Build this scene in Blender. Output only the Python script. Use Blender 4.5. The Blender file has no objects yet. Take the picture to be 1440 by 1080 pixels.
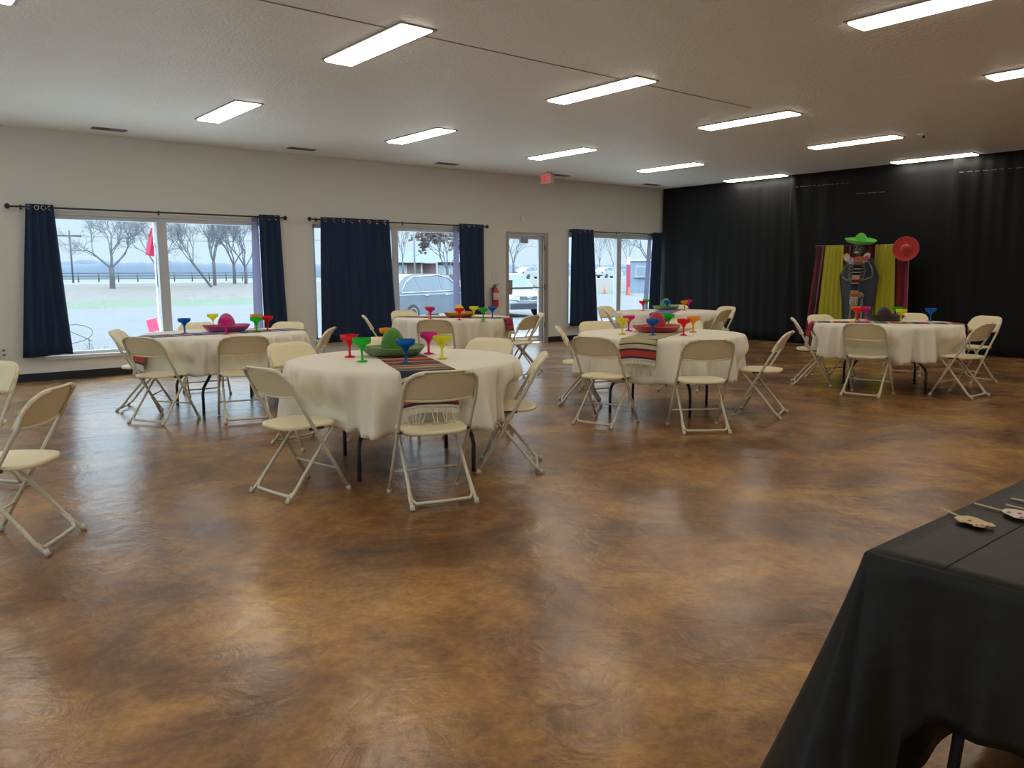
import bpy, math, random
from math import sin, cos, pi, sqrt, radians, atan2
from mathutils import Vector, Matrix

C = bpy.context.scene.collection
# ------------------------------------------------------------------ camera
FPX, YAW, PIT, ROL, EYE = 1113.97, 0.686, 0.137, -0.005, 1.34
def cam_axes():
    cy, sy = cos(YAW), sin(YAW)
    F = Vector((sy*cos(PIT), cy*cos(PIT), -sin(PIT)))
    R = Vector((cy, -sy, 0)); U = R.cross(F)
    return R*cos(ROL)+U*sin(ROL), -R*sin(ROL)+U*cos(ROL), F
RX, UX, FX = cam_axes()
cd = bpy.data.cameras.new('camera'); co = bpy.data.objects.new('camera', cd); C.objects.link(co)
cd.sensor_fit = 'HORIZONTAL'; cd.sensor_width = 36; cd.lens = FPX*36/1440; cd.clip_end = 2000
M = Matrix((RX, UX, -FX)).transposed().to_4x4(); M.translation = (0, 0, EYE)
co.matrix_world = M
bpy.context.scene.camera = co
# ------------------------------------------------------------------ world: overcast sky, brighter overhead
w = bpy.data.worlds.new('overcast'); bpy.context.scene.world = w; w.use_nodes = True
nt = w.node_tree; nt.nodes.clear()
tc = nt.nodes.new('ShaderNodeTexCoord'); sx = nt.nodes.new('ShaderNodeSeparateXYZ')
mr = nt.nodes.new('ShaderNodeMapRange'); mr.inputs[1].default_value = .06; mr.inputs[2].default_value = .75
mr.inputs[3].default_value = 1.0; mr.inputs[4].default_value = 7.0
bg = nt.nodes.new('ShaderNodeBackground'); bg.inputs[0].default_value = (0.74, 0.90, 1.0, 1)
wo = nt.nodes.new('ShaderNodeOutputWorld')
nt.links.new(tc.outputs['Generated'], sx.inputs[0]); nt.links.new(sx.outputs[2], mr.inputs[0])
nt.links.new(mr.outputs[0], bg.inputs[1]); nt.links.new(bg.outputs[0], wo.inputs[0])
vs = bpy.context.scene.view_settings
vs.view_transform = 'Standard'; vs.look = 'None'; vs.exposure = 0.12; vs.gamma = 1; vs.use_curve_mapping = False
LAMP = 11.5
LAMP_COL = (1.0, 0.92, 0.78, 1)
bpy.context.scene.cycles.max_bounces = 8

# ------------------------------------------------------------------ placing: a photo pixel read on a plane of the room
def ray(u, v): return FX*FPX + RX*(u-720) - UX*(v-540)
def onZ(u, v, z): d = ray(u, v); return d*((z-EYE)/d.z) + Vector((0, 0, EYE))
def onY(u, v, y): d = ray(u, v); return d*(y/d.y) + Vector((0, 0, EYE))
def onX(u, v, x): d = ray(u, v); return d*(x/d.x) + Vector((0, 0, EYE))

# ------------------------------------------------------------------ helpers
class MB:
    def __init__(s): s.v = []; s.f = []; s.sm = []; s.mi = []; s.uv = {}; s.cm = 0
    def add(s, vs, fs, smooth=False):
        o = len(s.v); s.v += [tuple(p) for p in vs]
        for f in fs: s.f.append(tuple(i+o for i in f)); s.sm.append(smooth); s.mi.append(s.cm)
        return o
    def box(s, x0, x1, y0, y1, z0, z1):
        s.add([(x, y, z) for x in (x0, x1) for y in (y0, y1) for z in (z0, z1)],
              [(0,1,3,2), (4,6,7,5), (0,4,5,1), (2,3,7,6), (0,2,6,4), (1,5,7,3)])
    def obox(s, c, ax, ay, az):     # centre and half-axes
        c = Vector(c); ax = Vector(ax); ay = Vector(ay); az = Vector(az)
        s.add([c+ax*i+ay*j+az*k for i in (-1, 1) for j in (-1, 1) for k in (-1, 1)],
              [(0,1,3,2), (4,6,7,5), (0,4,5,1), (2,3,7,6), (0,2,6,4), (1,5,7,3)])
    def tube(s, pts, r, n=8, closed=False, cap=True, r2=None):
        pts = [Vector(p) for p in pts]; m = len(pts); rings = []
        prev = None
        for i, p in enumerate(pts):
            if closed: t = pts[(i+1) % m] - pts[i-1]
            else: t = pts[min(i+1, m-1)] - pts[max(i-1, 0)]
            t.normalize()
            if prev is None:
                a = t.orthogonal().normalized()
            else:
                a = prev - t*prev.dot(t)
                a = a.normalized() if a.length > 1e-6 else t.orthogonal().normalized()
            prev = a; b = t.cross(a)
            rr = r if r2 is None else r + (r2-r)*i/(m-1)
            rings.append([p + a*cos(2*pi*k/n)*rr + b*sin(2*pi*k/n)*rr for k in range(n)])
        vs = [q for rg in rings for q in rg]; fs = []
        for i in range(m if closed else m-1):
            j = (i+1) % m
            for k in range(n):
                fs.append((i*n+k, i*n+(k+1) % n, j*n+(k+1) % n, j*n+k))
        s.add(vs, fs, True)
        if cap and not closed:
            o = len(s.v)-len(vs)
            s.f.append(tuple(o+k for k in range(n))[::-1]); s.sm.append(False); s.mi.append(s.cm)
            s.f.append(tuple(o+(m-1)*n+k for k in range(n))); s.sm.append(False); s.mi.append(s.cm)
    def lathe(s, prof, n=24, c=(0, 0, 0), sy=1.0, smooth=True):
        vs = []; fs = []
        for r, z in prof:
            for k in range(n):
                a = 2*pi*k/n; vs.append((c[0]+r*cos(a), c[1]+r*sin(a)*sy, c[2]+z))
        for i in range(len(prof)-1):
            for k in range(n):
                fs.append((i*n+k, i*n+(k+1) % n, (i+1)*n+(k+1) % n, (i+1)*n+k))
        s.add(vs, fs, smooth)
    def prism(s, poly, ax, ay, d, o=(0, 0, 0)):   # polygon in plane (ax, ay) extruded by vector d
        ax = Vector(ax); ay = Vector(ay); d = Vector(d); o = Vector(o); n = len(poly)
        a = [o+ax*p[0]+ay*p[1] for p in poly]; b = [q+d for q in a]
        s.add(a+b, [tuple(range(n))[::-1], tuple(range(n, 2*n))] + [(i, (i+1) % n, n+(i+1) % n, n+i) for i in range(n)])
    def grid(s, fn, nu, nv, smooth=True, uvf=None):
        vs = [fn(i/nu, j/nv) for j in range(nv+1) for i in range(nu+1)]
        fs = [(j*(nu+1)+i, j*(nu+1)+i+1, (j+1)*(nu+1)+i+1, (j+1)*(nu+1)+i) for j in range(nv) for i in range(nu)]
        o = s.add(vs, fs, smooth)
        if uvf:
            for j in range(nv+1):
                for i in range(nu+1): s.uv[o+j*(nu+1)+i] = uvf(i/nu, j/nv)
    def build(s, name, mat, parent=None, mods=None):
        me = bpy.data.meshes.new(name); me.from_pydata(s.v, [], s.f)
        for m in (mat if isinstance(mat, (list, tuple)) else [mat]): me.materials.append(m)
        me.polygons.foreach_set('use_smooth', s.sm); me.polygons.foreach_set('material_index', s.mi)
        if s.uv:
            uvl = me.uv_layers.new(name='UVMap')
            for lp in me.loops: uvl.data[lp.index].uv = s.uv.get(lp.vertex_index, (0, 0))
        me.update()
        import bmesh
        bm = bmesh.new(); bm.from_mesh(me); bmesh.ops.recalc_face_normals(bm, faces=bm.faces); bm.to_mesh(me); bm.free()
        o = bpy.data.objects.new(name, me); C.objects.link(o)
        if parent: o.parent = parent
        return o
def empty(name, loc, rz=0.0):
    o = bpy.data.objects.new(name, None); C.objects.link(o); o.empty_display_size = .1
    o.location = loc; o.rotation_euler = (0, 0, rz); return o
def tag(o, label, cat, group=None):
    o['label'] = label; o['category'] = cat
    if group: o['group'] = group
    return o
def struct(o): o['kind'] = 'structure'; return o
def solid(o, t, off=0):
    m = o.modifiers.new('s', 'SOLIDIFY'); m.thickness = t; m.offset = off; return o
def copy_tree(o, parent=None):
    c = o.copy(); C.objects.link(c); c.parent = parent
    for ch in list(kids.get(o.name, [])):
        copy_tree(ch, c)
    return c
kids = {}
def index_kids():
    kids.clear()
    for o in bpy.data.objects:
        if o.parent: kids.setdefault(o.parent.name, []).append(o)

def mat(name, col, rough=.6, metal=0, spec=.5, noise=None, bump=None, alpha=None, emit=None, coat=0, sheen=0, trans=0):
    m = bpy.data.materials.new(name); m.use_nodes = True; n = m.node_tree; b = n.nodes['Principled BSDF']
    b.inputs['Base Color'].default_value = (*col, 1); b.inputs['Roughness'].default_value = rough
    b.inputs['Metallic'].default_value = metal; b.inputs['Specular IOR Level'].default_value = spec
    if coat: b.inputs['Coat Weight'].default_value = coat; b.inputs['Coat Roughness'].default_value = .2
    if sheen: b.inputs['Sheen Weight'].default_value = sheen
    if trans: b.inputs['Transmission Weight'].default_value = trans
    if emit: b.inputs['Emission Color'].default_value = (*emit[0], 1); b.inputs['Emission Strength'].default_value = emit[1]
    tcn = n.nodes.new('ShaderNodeTexCoord')
    if noise:   # (scale, amount)
        nz = n.nodes.new('ShaderNodeTexNoise'); nz.inputs['Scale'].default_value = noise[0]; nz.inputs['Detail'].default_value = 5
        n.links.new(tcn.outputs['Object'], nz.inputs['Vector'])
        mx = n.nodes.new('ShaderNodeMix'); mx.data_type = 'RGBA'
        k = noise[1]
        mx.inputs[6].default_value = (*[max(0, c*(1-k)) for c in col], 1); mx.inputs[7].default_value = (*[min(1, c*(1+k)) for c in col], 1)
        n.links.new(nz.outputs['Fac'], mx.inputs[0]); n.links.new(mx.outputs[2], b.inputs['Base Color'])
    if bump:    # (scale, strength, dist)
        nb = n.nodes.new('ShaderNodeTexNoise'); nb.inputs['Scale'].default_value = bump[0]; nb.inputs['Detail'].default_value = 4
        n.links.new(tcn.outputs['Object'], nb.inputs['Vector'])
        bp = n.nodes.new('ShaderNodeBump'); bp.inputs['Strength'].default_value = bump[1]; bp.inputs['Distance'].default_value = bump[2]
        n.links.new(nb.outputs['Fac'], bp.inputs['Height']); n.links.new(bp.outputs[0], b.inputs['Normal'])
    return m
def ramp_mat(name, stops, axis='UV', freq=1.0, rough=.85, comp=0, noise=0.0):
    m = bpy.data.materials.new(name); m.use_nodes = True; n = m.node_tree; b = n.nodes['Principled BSDF']
    b.inputs['Roughness'].default_value = rough; b.inputs['Specular IOR Level'].default_value = .2
    tcn = n.nodes.new('ShaderNodeTexCoord'); sp = n.nodes.new('ShaderNodeSeparateXYZ')
    n.links.new(tcn.outputs['UV' if axis == 'UV' else 'Object'], sp.inputs[0])
    mu = n.nodes.new('ShaderNodeMath'); mu.operation = 'MULTIPLY'; mu.inputs[1].default_value = freq
    fr = n.nodes.new('ShaderNodeMath'); fr.operation = 'FRACT'
    rp = n.nodes.new('ShaderNodeValToRGB'); rp.color_ramp.interpolation = 'CONSTANT'
    e = rp.color_ramp.elements
    while len(e) > 1: e.remove(e[-1])
    e[0].position = 0; e[0].color = (*stops[0][1], 1)
    for p, c in stops[1:]:
        q = e.new(p); q.color = (*c, 1)
    n.links.new(sp.outputs[comp], mu.inputs[0]); n.links.new(mu.outputs[0], fr.inputs[0]); n.links.new(fr.outputs[0], rp.inputs[0])
    n.links.new(rp.outputs[0], b.inputs['Base Color'])
    return m

# ------------------------------------------------------------------ materials
M_wall = mat('wall_paint', (.66, .655, .615), .75, bump=(60, .25, .004), noise=(.7, .03))
M_ceil = mat('ceiling_texture', (.80, .775, .73), .55, bump=(38, .9, .01), noise=(3, .04))
M_black = mat('black_rubber', (.008, .012, .022), .5)
M_frame = mat('window_frame_white', (.52, .55, .61), .45)
M_frame2 = mat('door_frame_metal', (.40, .375, .35), .4, metal=.3)
M_sill = mat('sill_paint', (.60, .60, .58), .5)
M_navy = mat('navy_curtain', (.005, .022, .066), .85, sheen=0, bump=(220, .2, .002))
M_lining = mat('curtain_lining', (.42, .44, .60), .8, trans=0)
_b = M_lining.node_tree.nodes['Principled BSDF']; _t = M_lining.node_tree.nodes.new('ShaderNodeBsdfTranslucent'); _t.inputs[0].default_value = (.25, .255, .33, 1); _m = M_lining.node_tree.nodes.new('ShaderNodeAddShader'); _o = M_lining.node_tree.nodes['Material Output']; M_lining.node_tree.links.new(_b.outputs[0], _m.inputs[0]); M_lining.node_tree.links.new(_t.outputs[0], _m.inputs[1]); M_lining.node_tree.links.new(_m.outputs[0], _o.inputs[0]); _b.inputs['Base Color'].default_value = (.16, .16, .2, 1)
M_drape = mat('black_drape', (.0045, .005, .006), .7, spec=.25, sheen=.03)
M_rod = mat('black_rod', (.012, .010, .014), .4)
M_steel = mat('steel', (.55, .55, .55), .25, metal=1)
M_chair = mat('cream_plastic', (.80, .715, .47), .45, noise=(14, .05))
M_tube = mat('cream_tube', (.60, .55, .42), .35, coat=.3)
M_cap = mat('foot_cap', (.56, .52, .42), .5)
M_cloth = mat('tablecloth_white', (.80, .75, .63), .85, noise=(5, .03), sheen=.2, bump=(9, .25, .01))
M_wood = mat('tabletop', (.22, .17, .12), .6)
M_tleg = mat('table_leg_metal', (.055, .052, .055), .4, metal=.4)
M_white = mat('white_plastic', (.72, .72, .70), .4)
M_dark = mat('dark_metal', (.04, .038, .036), .5)
M_vent = mat('vent_paint', (.16, .15, .14), .6)
M_string = mat('fringe_cotton', (.66, .62, .52), .9)
M_red = mat('extinguisher_red', (.42, .012, .016), .3, coat=.5)
M_fixture = mat('fixture_trim', (.22, .20, .18), .5)

def emat(name, col, st):
    m = bpy.data.materials.new(name); m.use_nodes = True; n = m.node_tree; n.nodes.clear()
    e = n.nodes.new('ShaderNodeEmission'); e.inputs[0].default_value = col; e.inputs[1].default_value = st
    o = n.nodes.new('ShaderNodeOutputMaterial'); n.links.new(e.outputs[0], o.inputs[0]); return m
M_diff = emat('light_diffuser', LAMP_COL, LAMP)
def glassmat(name, col, fac):
    m = bpy.data.materials.new(name); m.use_nodes = True; n = m.node_tree; n.nodes.clear()
    t = n.nodes.new('ShaderNodeBsdfTransparent'); t.inputs[0].default_value = col
    g = n.nodes.new('ShaderNodeBsdfGlossy'); g.inputs[1].default_value = .02
    x = n.nodes.new('ShaderNodeMixShader'); x.inputs[0].default_value = fac
    o = n.nodes.new('ShaderNodeOutputMaterial')
    n.links.new(t.outputs[0], x.inputs[1]); n.links.new(g.outputs[0], x.inputs[2]); n.links.new(x.outputs[0], o.inputs[0]); return m
M_glass = glassmat('window_glass', (.95, .98, 1, 1), .04)
def tinted(name, col):
    m = bpy.data.materials.new(name); m.use_nodes = True; n = m.node_tree; n.nodes.clear()
    t = n.nodes.new('ShaderNodeBsdfTransparent'); t.inputs[0].default_value = (*[c**.45 for c in col], 1)
    d = n.nodes.new('ShaderNodeBsdfPrincipled'); d.inputs['Base Color'].default_value = (*col, 1); d.inputs['Roughness'].default_value = .12
    x = n.nodes.new('ShaderNodeMixShader'); x.inputs[0].default_value = .48
    o = n.nodes.new('ShaderNodeOutputMaterial')
    n.links.new(t.outputs[0], x.inputs[1]); n.links.new(d.outputs[0], x.inputs[2]); n.links.new(x.outputs[0], o.inputs[0]); return m
GC = dict(red=(.85, .02, .03), green=(.02, .62, .05), blue=(.0, .19, .62), yellow=(.86, .82, .05), magenta=(.80, .02, .36), orange=(.90, .42, .01))
M_g = {k: tinted('acrylic_'+k, v) for k, v in GC.items()}

# floor: stained, sealed concrete
def floor_mat():
    m = bpy.data.materials.new('stained_concrete'); m.use_nodes = True; n = m.node_tree; b = n.nodes['Principled BSDF']; L = n.links.new
    t = n.nodes.new('ShaderNodeTexCoord')
    def nz(s, d, dist=0, rough=.6):
        q = n.nodes.new('ShaderNodeTexNoise'); q.inputs['Scale'].default_value = s; q.inputs['Detail'].default_value = d
        q.inputs['Distortion'].default_value = dist; q.inputs['Roughness'].default_value = rough; L(t.outputs['Object'], q.inputs['Vector']); return q
    a = nz(1.1, 8, .6, .65)
    r = n.nodes.new('ShaderNodeValToRGB'); e = r.color_ramp.elements
    e[0].position = .30; e[0].color = (.10, .046, .017, 1); e[1].position = .72; e[1].color = (.62, .36, .105, 1)
    q = e.new(.44); q.color = (.235, .112, .036, 1); q = e.new(.56); q.color = (.38, .195, .058, 1)
    L(a.outputs['Fac'], r.inputs[0])
    b2 = nz(5, 8, 1.0, .7)
    r2 = n.nodes.new('ShaderNodeValToRGB'); e = r2.color_ramp.elements
    e[0].position = .28; e[0].color = (.55, .5, .45, 1); e[1].position = .70; e[1].color = (1.18, 1.15, 1.05, 1)
    L(b2.outputs['Fac'], r2.inputs[0])
    mx = n.nodes.new('ShaderNodeMix'); mx.data_type = 'RGBA'; mx.blend_type = 'MULTIPLY'; mx.inputs[0].default_value = 1
    L(r.outputs[0], mx.inputs[6]); L(r2.outputs[0], mx.inputs[7])
    # a few dark stains
    c = nz(.55, 3, 1.5); r3 = n.nodes.new('ShaderNodeValToRGB'); e = r3.color_ramp.elements
    e[0].position = .27; e[0].color = (.62, .55, .50, 1); e[1].position = .38; e[1].color = (1, 1, 1, 1); L(c.outputs['Fac'], r3.inputs[0])
    m2 = n.nodes.new('ShaderNodeMix'); m2.data_type = 'RGBA'; m2.blend_type = 'MULTIPLY'; m2.inputs[0].default_value = 1
    L(mx.outputs[2], m2.inputs[6]); L(r3.outputs[0], m2.inputs[7])
    f = nz(28, 6, .5, .75); r4 = n.nodes.new('ShaderNodeValToRGB'); e = r4.color_ramp.elements
    e[0].position = .32; e[0].color = (.62, .58, .55, 1); e[1].position = .62; e[1].color = (1.12, 1.12, 1.10, 1); L(f.outputs['Fac'], r4.inputs[0])
    m3 = n.nodes.new('ShaderNodeMix'); m3.data_type = 'RGBA'; m3.blend_type = 'MULTIPLY'; m3.inputs[0].default_value = .8
    L(m2.outputs[2], m3.inputs[6]); L(r4.outputs[0], m3.inputs[7]); L(m3.outputs[2], b.inputs['Base Color'])
    b.inputs['Roughness'].default_value = .6; b.inputs['Specular IOR Level'].default_value = .2
    b.inputs['Coat Weight'].default_value = 1; b.inputs['Coat Roughness'].default_value = .22; b.inputs['Coat IOR'].default_value = 1.36
    h = nz(4.5, 6, .8, .6); bp = n.nodes.new('ShaderNodeBump'); bp.inputs['Strength'].default_value = .42; bp.inputs['Distance'].default_value = .014
    L(h.outputs['Fac'], bp.inputs['Height']); L(bp.outputs[0], b.inputs['Coat Normal']); L(bp.outputs[0], b.inputs['Normal'])
    return m
M_floor = floor_mat()

# ------------------------------------------------------------------ room shell
CH = 3.2; YW = 11.806; XE = 14.15; XW = -3.8; YS = -3.4
SILL, HEAD = .315, 2.15
b = MB(); b.box(XW-.2, XE+.2, YS-.2, YW+.2, -.12, 0); struct(b.build('floor', M_floor))
b = MB(); b.box(XW-.2, XE+.2, YS-.2, YW+.2, CH, CH+.15); struct(b.build('ceiling', M_ceil))
def wall_with_holes(x0, x1, holes):
    b = MB(); xs = sorted({x0, x1, *[h[0] for h in holes], *[h[1] for h in holes]}); zs = sorted({0, CH, *[h[2] for h in holes], *[h[3] for h in holes]})
    for i in range(len(xs)-1):
        for j in range(len(zs)-1):
            cx = (xs[i]+xs[i+1])/2; cz = (zs[j]+zs[j+1])/2
            if any(h[0] < cx < h[1] and h[2] < cz < h[3] for h in holes): continue
            b.box(xs[i], xs[i+1], YW, YW+.2, zs[j], zs[j+1])
    return b
WIN = [(1.83, 4.89, 3.365), (5.62, 8.66, 7.135), (11.16, 13.95, 12.68), (-1.95, 1.11, -.42)]  # the last window is out of view, added for more daylight
DX0, DX1 = 9.53, 10.60
holes = [(a, c, SILL, HEAD) for a, c, m in WIN] + [(DX0, DX1, 0, 2.15)]
struct(wall_with_holes(XW-.2, XE+.2, holes).build('wall_north', M_wall))
b = MB(); b.box(XE, XE+.2, YS, YW, 0, CH); struct(b.build('wall_east', M_wall))
b = MB()   # west wall, two unseen openings added to let in daylight
WFILL = [(-1.6, 3.0), (5.2, 9.8)]
ys = [YS, -1.6, 3.0, 5.2, 9.8, YW]
for k in range(5):
    if k in (1, 3): b.box(XW-.2, XW, ys[k], ys[k+1], 0, SILL); b.box(XW-.2, XW, ys[k], ys[k+1], 2.5, CH)
    else: b.box(XW-.2, XW, ys[k], ys[k+1], 0, CH)
struct(b.build('wall_west', M_wall))
b = MB(); b.box(XW-.2, XE+.2, YS-.2, YS, 0, CH); struct(b.build('wall_south', M_wall))
b = MB()
b.box(XW, DX0-.01, YW-.014, YW-.001, 0, .105); b.box(DX1+.01, XE-.002, YW-.014, YW-.001, 0, .105)
struct(b.build('baseboard_north', M_black))
b = MB(); b.box(XW, 8.0, 5.472, 5.488, CH-.0035, CH-.0005); struct(b.build('trim_1', mat('seam_line', (.22, .2, .18), .8)))
for k, (a, c, m) in enumerate(WIN):
    r = struct(empty('window_%d' % (k+1), ((a+c)/2, YW+.1, SILL)))
    X = (a+c)/2
    b = MB(); f = .05
    for (p, q, s, t) in ((a, a+f, SILL, HEAD), (c-f, c, SILL, HEAD), (a, c, SILL, SILL+.04), (a, c, HEAD-.06, HEAD)):
        b.box(p-X, q-X, -.05, .05, s-SILL, t-SILL)
    b.build('window_frame', M_frame, r)
    b = MB(); b.box(m-X-.065, m-X+.065, -.06, .035, .04, HEAD-SILL-.06); b.build('mullion', M_frame, r)
    for p, q in ((a+f, m-.065), (m+.065, c-f)):
        b = MB(); b.box(p-X, q-X, -.004, .004, .04, HEAD-SILL-.06); b.build('pane', M_glass, r)
    b = MB(); b.box(a-X-.04, c-X+.04, -.14, -.06, -.045, -.002); b.build('window_sill', M_sill, r)
for k, (a, c) in enumerate(WFILL):  # unseen west windows, added to brighten the hall
    r = struct(empty('window_%d' % (k+5), (XW-.1, (a+c)/2, SILL))); h = (c-a)/2; H_ = 2.5-SILL
    b = MB()
    for p, q, s_, t_ in ((-h, -h+.05, 0, H_), (h-.05, h, 0, H_), (-h, h, 0, .05), (-h, h, H_-.05, H_), (-.03, .03, 0, H_)): b.box(-.05, .05, p, q, s_, t_)
    b.build('window_frame', M_frame, r)
    b = MB(); b.box(-.004, .004, -h+.05, h-.05, .05, H_-.05); b.build('pane', M_glass, r)
# glass door
r = struct(empty('door_1', ((DX0+DX1)/2, YW+.08, 0))); X = (DX0+DX1)/2
b = MB()
for p, q, s, t in ((DX0, DX0+.05, 0, 2.15), (DX1-.11, DX1, 0, 2.15), (DX0+.05, DX1-.11, 2.095, 2.15)): b.box(p-X, q-X, -.09, .05, s, t)
b.build('door_frame', M_frame2, r)
L0, L1 = DX0+.055, DX1-.115
b = MB()
for p, q, s, t in ((L0, L0+.065, .02, 2.09), (L1-.085, L1, .02, 2.09), (L0+.065, L1-.085, 2.02, 2.09), (L0+.065, L1-.085, .02, .14)): b.box(p-X, q-X, -.03, .02, s, t)
b.build('door_leaf', M_frame, r)
b = MB(); b.box(L0+.065-X, L1-.085-X, -.008, .0, .14, 2.02); b.build('pane', M_glass, r)
b = MB(); b.box(L0+.07-X, L1-.09-X, -.075, -.055, 1.075, 1.10); b.box(L0+.06-X, L0+.09-X, -.075, -.03, 1.07, 1.105); b.box(L1-.1-X, L1-.07-X, -.075, -.03, 1.07, 1.105); b.build('push_bar', M_frame2, r)
b = MB(); b.box(L0+.01-X, L0+.12-X, -.06, -.03, .96, 1.24); b.build('door_lock', M_frame2, r)
b = MB(); b.box(-.09-X+9.99, .09-X+9.99, -.085, -.03, 1.94, 2.04); b.build('door_closer', mat('closer', (.3, .31, .34), .5), r)
for z in (.3, 1.05, 1.8):
    b = MB(); b.tube([(L1+.01-X, -.1, z), (L1+.01-X, -.1, z+.11)], .012); b.build('hinge', M_dark, r)

# ------------------------------------------------------------------ ceiling lights
names_l = {}
LX0, LY0, LDX, LDY = 3.439, 5.939, 2.5875, 3.3536
W2, L2 = .142, .635
def make_light():
    r = empty('ceiling_light', (0, 0, CH))
    b = MB(); t = .020
    for p, q, s, u in ((-W2-t, -W2, -L2-t, L2+t), (W2, W2+t, -L2-t, L2+t), (-W2, W2, -L2-t, -L2), (-W2, W2, L2, L2+t)): b.box(p, q, s, u, -.010, -.0005)
    b.build('trim_frame', M_fixture, r)
    b = MB(); b.prism([(-W2+.002, -.002), (-W2+.010, -.018), (-W2+.03, -.024), (W2-.03, -.024), (W2-.010, -.018), (W2-.002, -.002)], (1, 0, 0), (0, 0, 1), (0, 2*L2-.004, 0), (0, -L2+.002, 0)); b.build('diffuser', M_diff, r)
    return r
lp = make_light(); index_kids(); first = True
rowname = {1: 'window row', 0: 'middle row', -1: 'nearest row'}
colname = {0: 'leftmost of its row', 1: 'second from the left', 2: 'third from the left', 3: 'fourth from the left', 4: 'last one beside the black drape'}
for i in range(-2, 5):
    for j in range(-2, 2):
        if i < 0 and j > -1 and i < -1: continue
        o = lp if first else copy_tree(lp); first = False
        o.location = (LX0+i*LDX, LY0+j*LDY, CH)
        if j >= 0 and i >= 0: lab = 'long lit ceiling panel in the %s, %s' % (rowname[j], colname[i])
        elif (i, j) == (1, -1): lab = 'long lit ceiling panel cut by the top edge of the photo'
        elif (i, j) == (2, -1): lab = 'long lit ceiling panel cut by the right edge of the photo'
        else: lab = 'lit ceiling panel outside the photo, over the unseen part of the hall'
        tag(o, lab, 'ceiling light', 'recessed ceiling lights' if j >= -1 and i >= 0 and 'unseen' not in lab else 'ceiling lights over the unseen part of the hall')
# vents
def make_vent():
    r = empty('ceiling_vent', (0, 0, CH))
    b = MB()
    for p, q, s, u in ((-.2, .2, -.07, -.055), (-.2, .2, .055, .07), (-.2, -.185, -.055, .055), (.185, .2, -.055, .055), (-.006, .006, -.055, .055)): b.box(p, q, s, u, -.012, -.0005)
    b.build('vent_frame', M_vent, r)
    b = MB()
    for k in range(5): b.obox((-.095, -.044+.022*k, -.006), (.088, 0, 0), (0, .008, .003), (0, 0, .001))
    for k in range(5): b.obox((.095, -.044+.022*k, -.006), (.088, 0, 0), (0, .008, -.003), (0, 0, .001))
    b.build('louvre', M_vent, r)
    b = MB(); b.box(-.185, -.006, -.055, .055, -.002, -.0006); b.build('opening', M_dark, r)
    return r
vp = make_vent(); index_kids()
vl = ['above the left end of the first window', 'above the gap between the first two windows', 'above the right half of the second window', 'just behind the red exit sign', 'near the black drape corner']
for k in range(5):
    o = vp if k == 0 else copy_tree(vp)
    o.location = (2.65+2.6*k, 11.29, CH); tag(o, 'dark slotted ceiling vent ' + vl[k], 'vent', 'ceiling vents along the window wall')

# ------------------------------------------------------------------ exit sign
r = tag(empty('exit_sign', (9.99, 11.15, CH)), 'red and white EXIT sign hanging from the ceiling by the door wall', 'sign')
b = MB(); b.box(-.03, .03, -.155, .155, -.215, -.02); b.build('housing', mat('sign_housing', (.50, .42, .38), .5), r)
b = MB(); b.box(-.02, .02, -.06, .06, -.02, -.001); b.build('canopy', M_white, r)
b = MB(); b.box(-.034, -.0302, -.14, .14, -.20, -.035); b.build('face_panel', mat('sign_face', (.62, .33, .30), .5, emit=((.8, .35, .3), .12)), r)
fc = bpy.data.curves.new('lettering', 'FONT'); fc.body = 'EXIT'; fc.size = .18; fc.align_x = 'CENTER'; fc.align_y = 'CENTER'; fc.extrude = .001
fo = bpy.data.objects.new('lettering', fc); C.objects.link(fo); fo.parent = r
fc.materials.append(emat('exit_red', (1, .06, .08, 1), .6))
_dg = bpy.context.evaluated_depsgraph_get(); _me = bpy.data.meshes.new_from_object(fo.evaluated_get(_dg)); bpy.data.objects.remove(fo)
fo = bpy.data.objects.new('lettering', _me); C.objects.link(fo); fo.parent = r
fo.matrix_local = Matrix(((0, 0, -1, -.0355), (-.66, 0, 0, 0), (0, 1, 0, -.118), (0, 0, 0, 1)))

# small wall things
b = MB(); b.box(9.895, 9.965, YW-.03, YW-.001, 2.335, 2.46); tag(b.build('sensor_box', M_white), 'small white sensor box on the wall above the glass door', 'sensor')
r = tag(empty('light_switch', (9.27, YW, 1.33)), 'cream light switch plate between the curtain and the door', 'light switch')
b = MB(); b.box(-.085, .085, -.008, -.001, -.06, .06); b.build('plate', M_sill, r)
for k in (-1, 1):
    b = MB(); b.box(-.012+k*.04, .012+k*.04, -.014, -.008, -.025, .025); b.build('toggle', M_white, r)
r = tag(empty('wall_outlet', (1.352, YW, .395)), 'cream wall outlet near the lower left window corner', 'outlet')
b = MB(); b.box(-.04, .04, -.02, -.001, -.065, .065); b.build('plate', M_sill, r)
for k in (-1, 1):
    b = MB(); b.box(-.016, .016, -.024, -.02, -.014+k*.028, .014+k*.028); b.build('socket', M_vent, r)
r = tag(empty('fire_extinguisher', (9.20, YW-.09, .74)), 'red fire extinguisher with black hose hung left of the glass door', 'fire extinguisher')
b = MB(); b.lathe([(0, 0), (.06, .002), (.068, .02), (.068, .31), (.06, .34), (.03, .365), (.02, .38), (0, .38)], 20); b.build('tank', M_red, r)
b = MB(); b.lathe([(.0695, .14), (.0695, .27)], 20); b.build('paper_label', mat('ext_label', (.75, .5, .48), .6), r)
b = MB(); b.tube([(0, 0, .375), (0, 0, .41)], .014); b.obox((.03, 0, .425), (.055, 0, .012), (0, .01, 0), (0, 0, .005)); b.obox((.03, 0, .40), (.05, 0, -.006), (0, .01, 0), (0, 0, .004)); b.build('valve_handle', M_dark, r)
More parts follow.
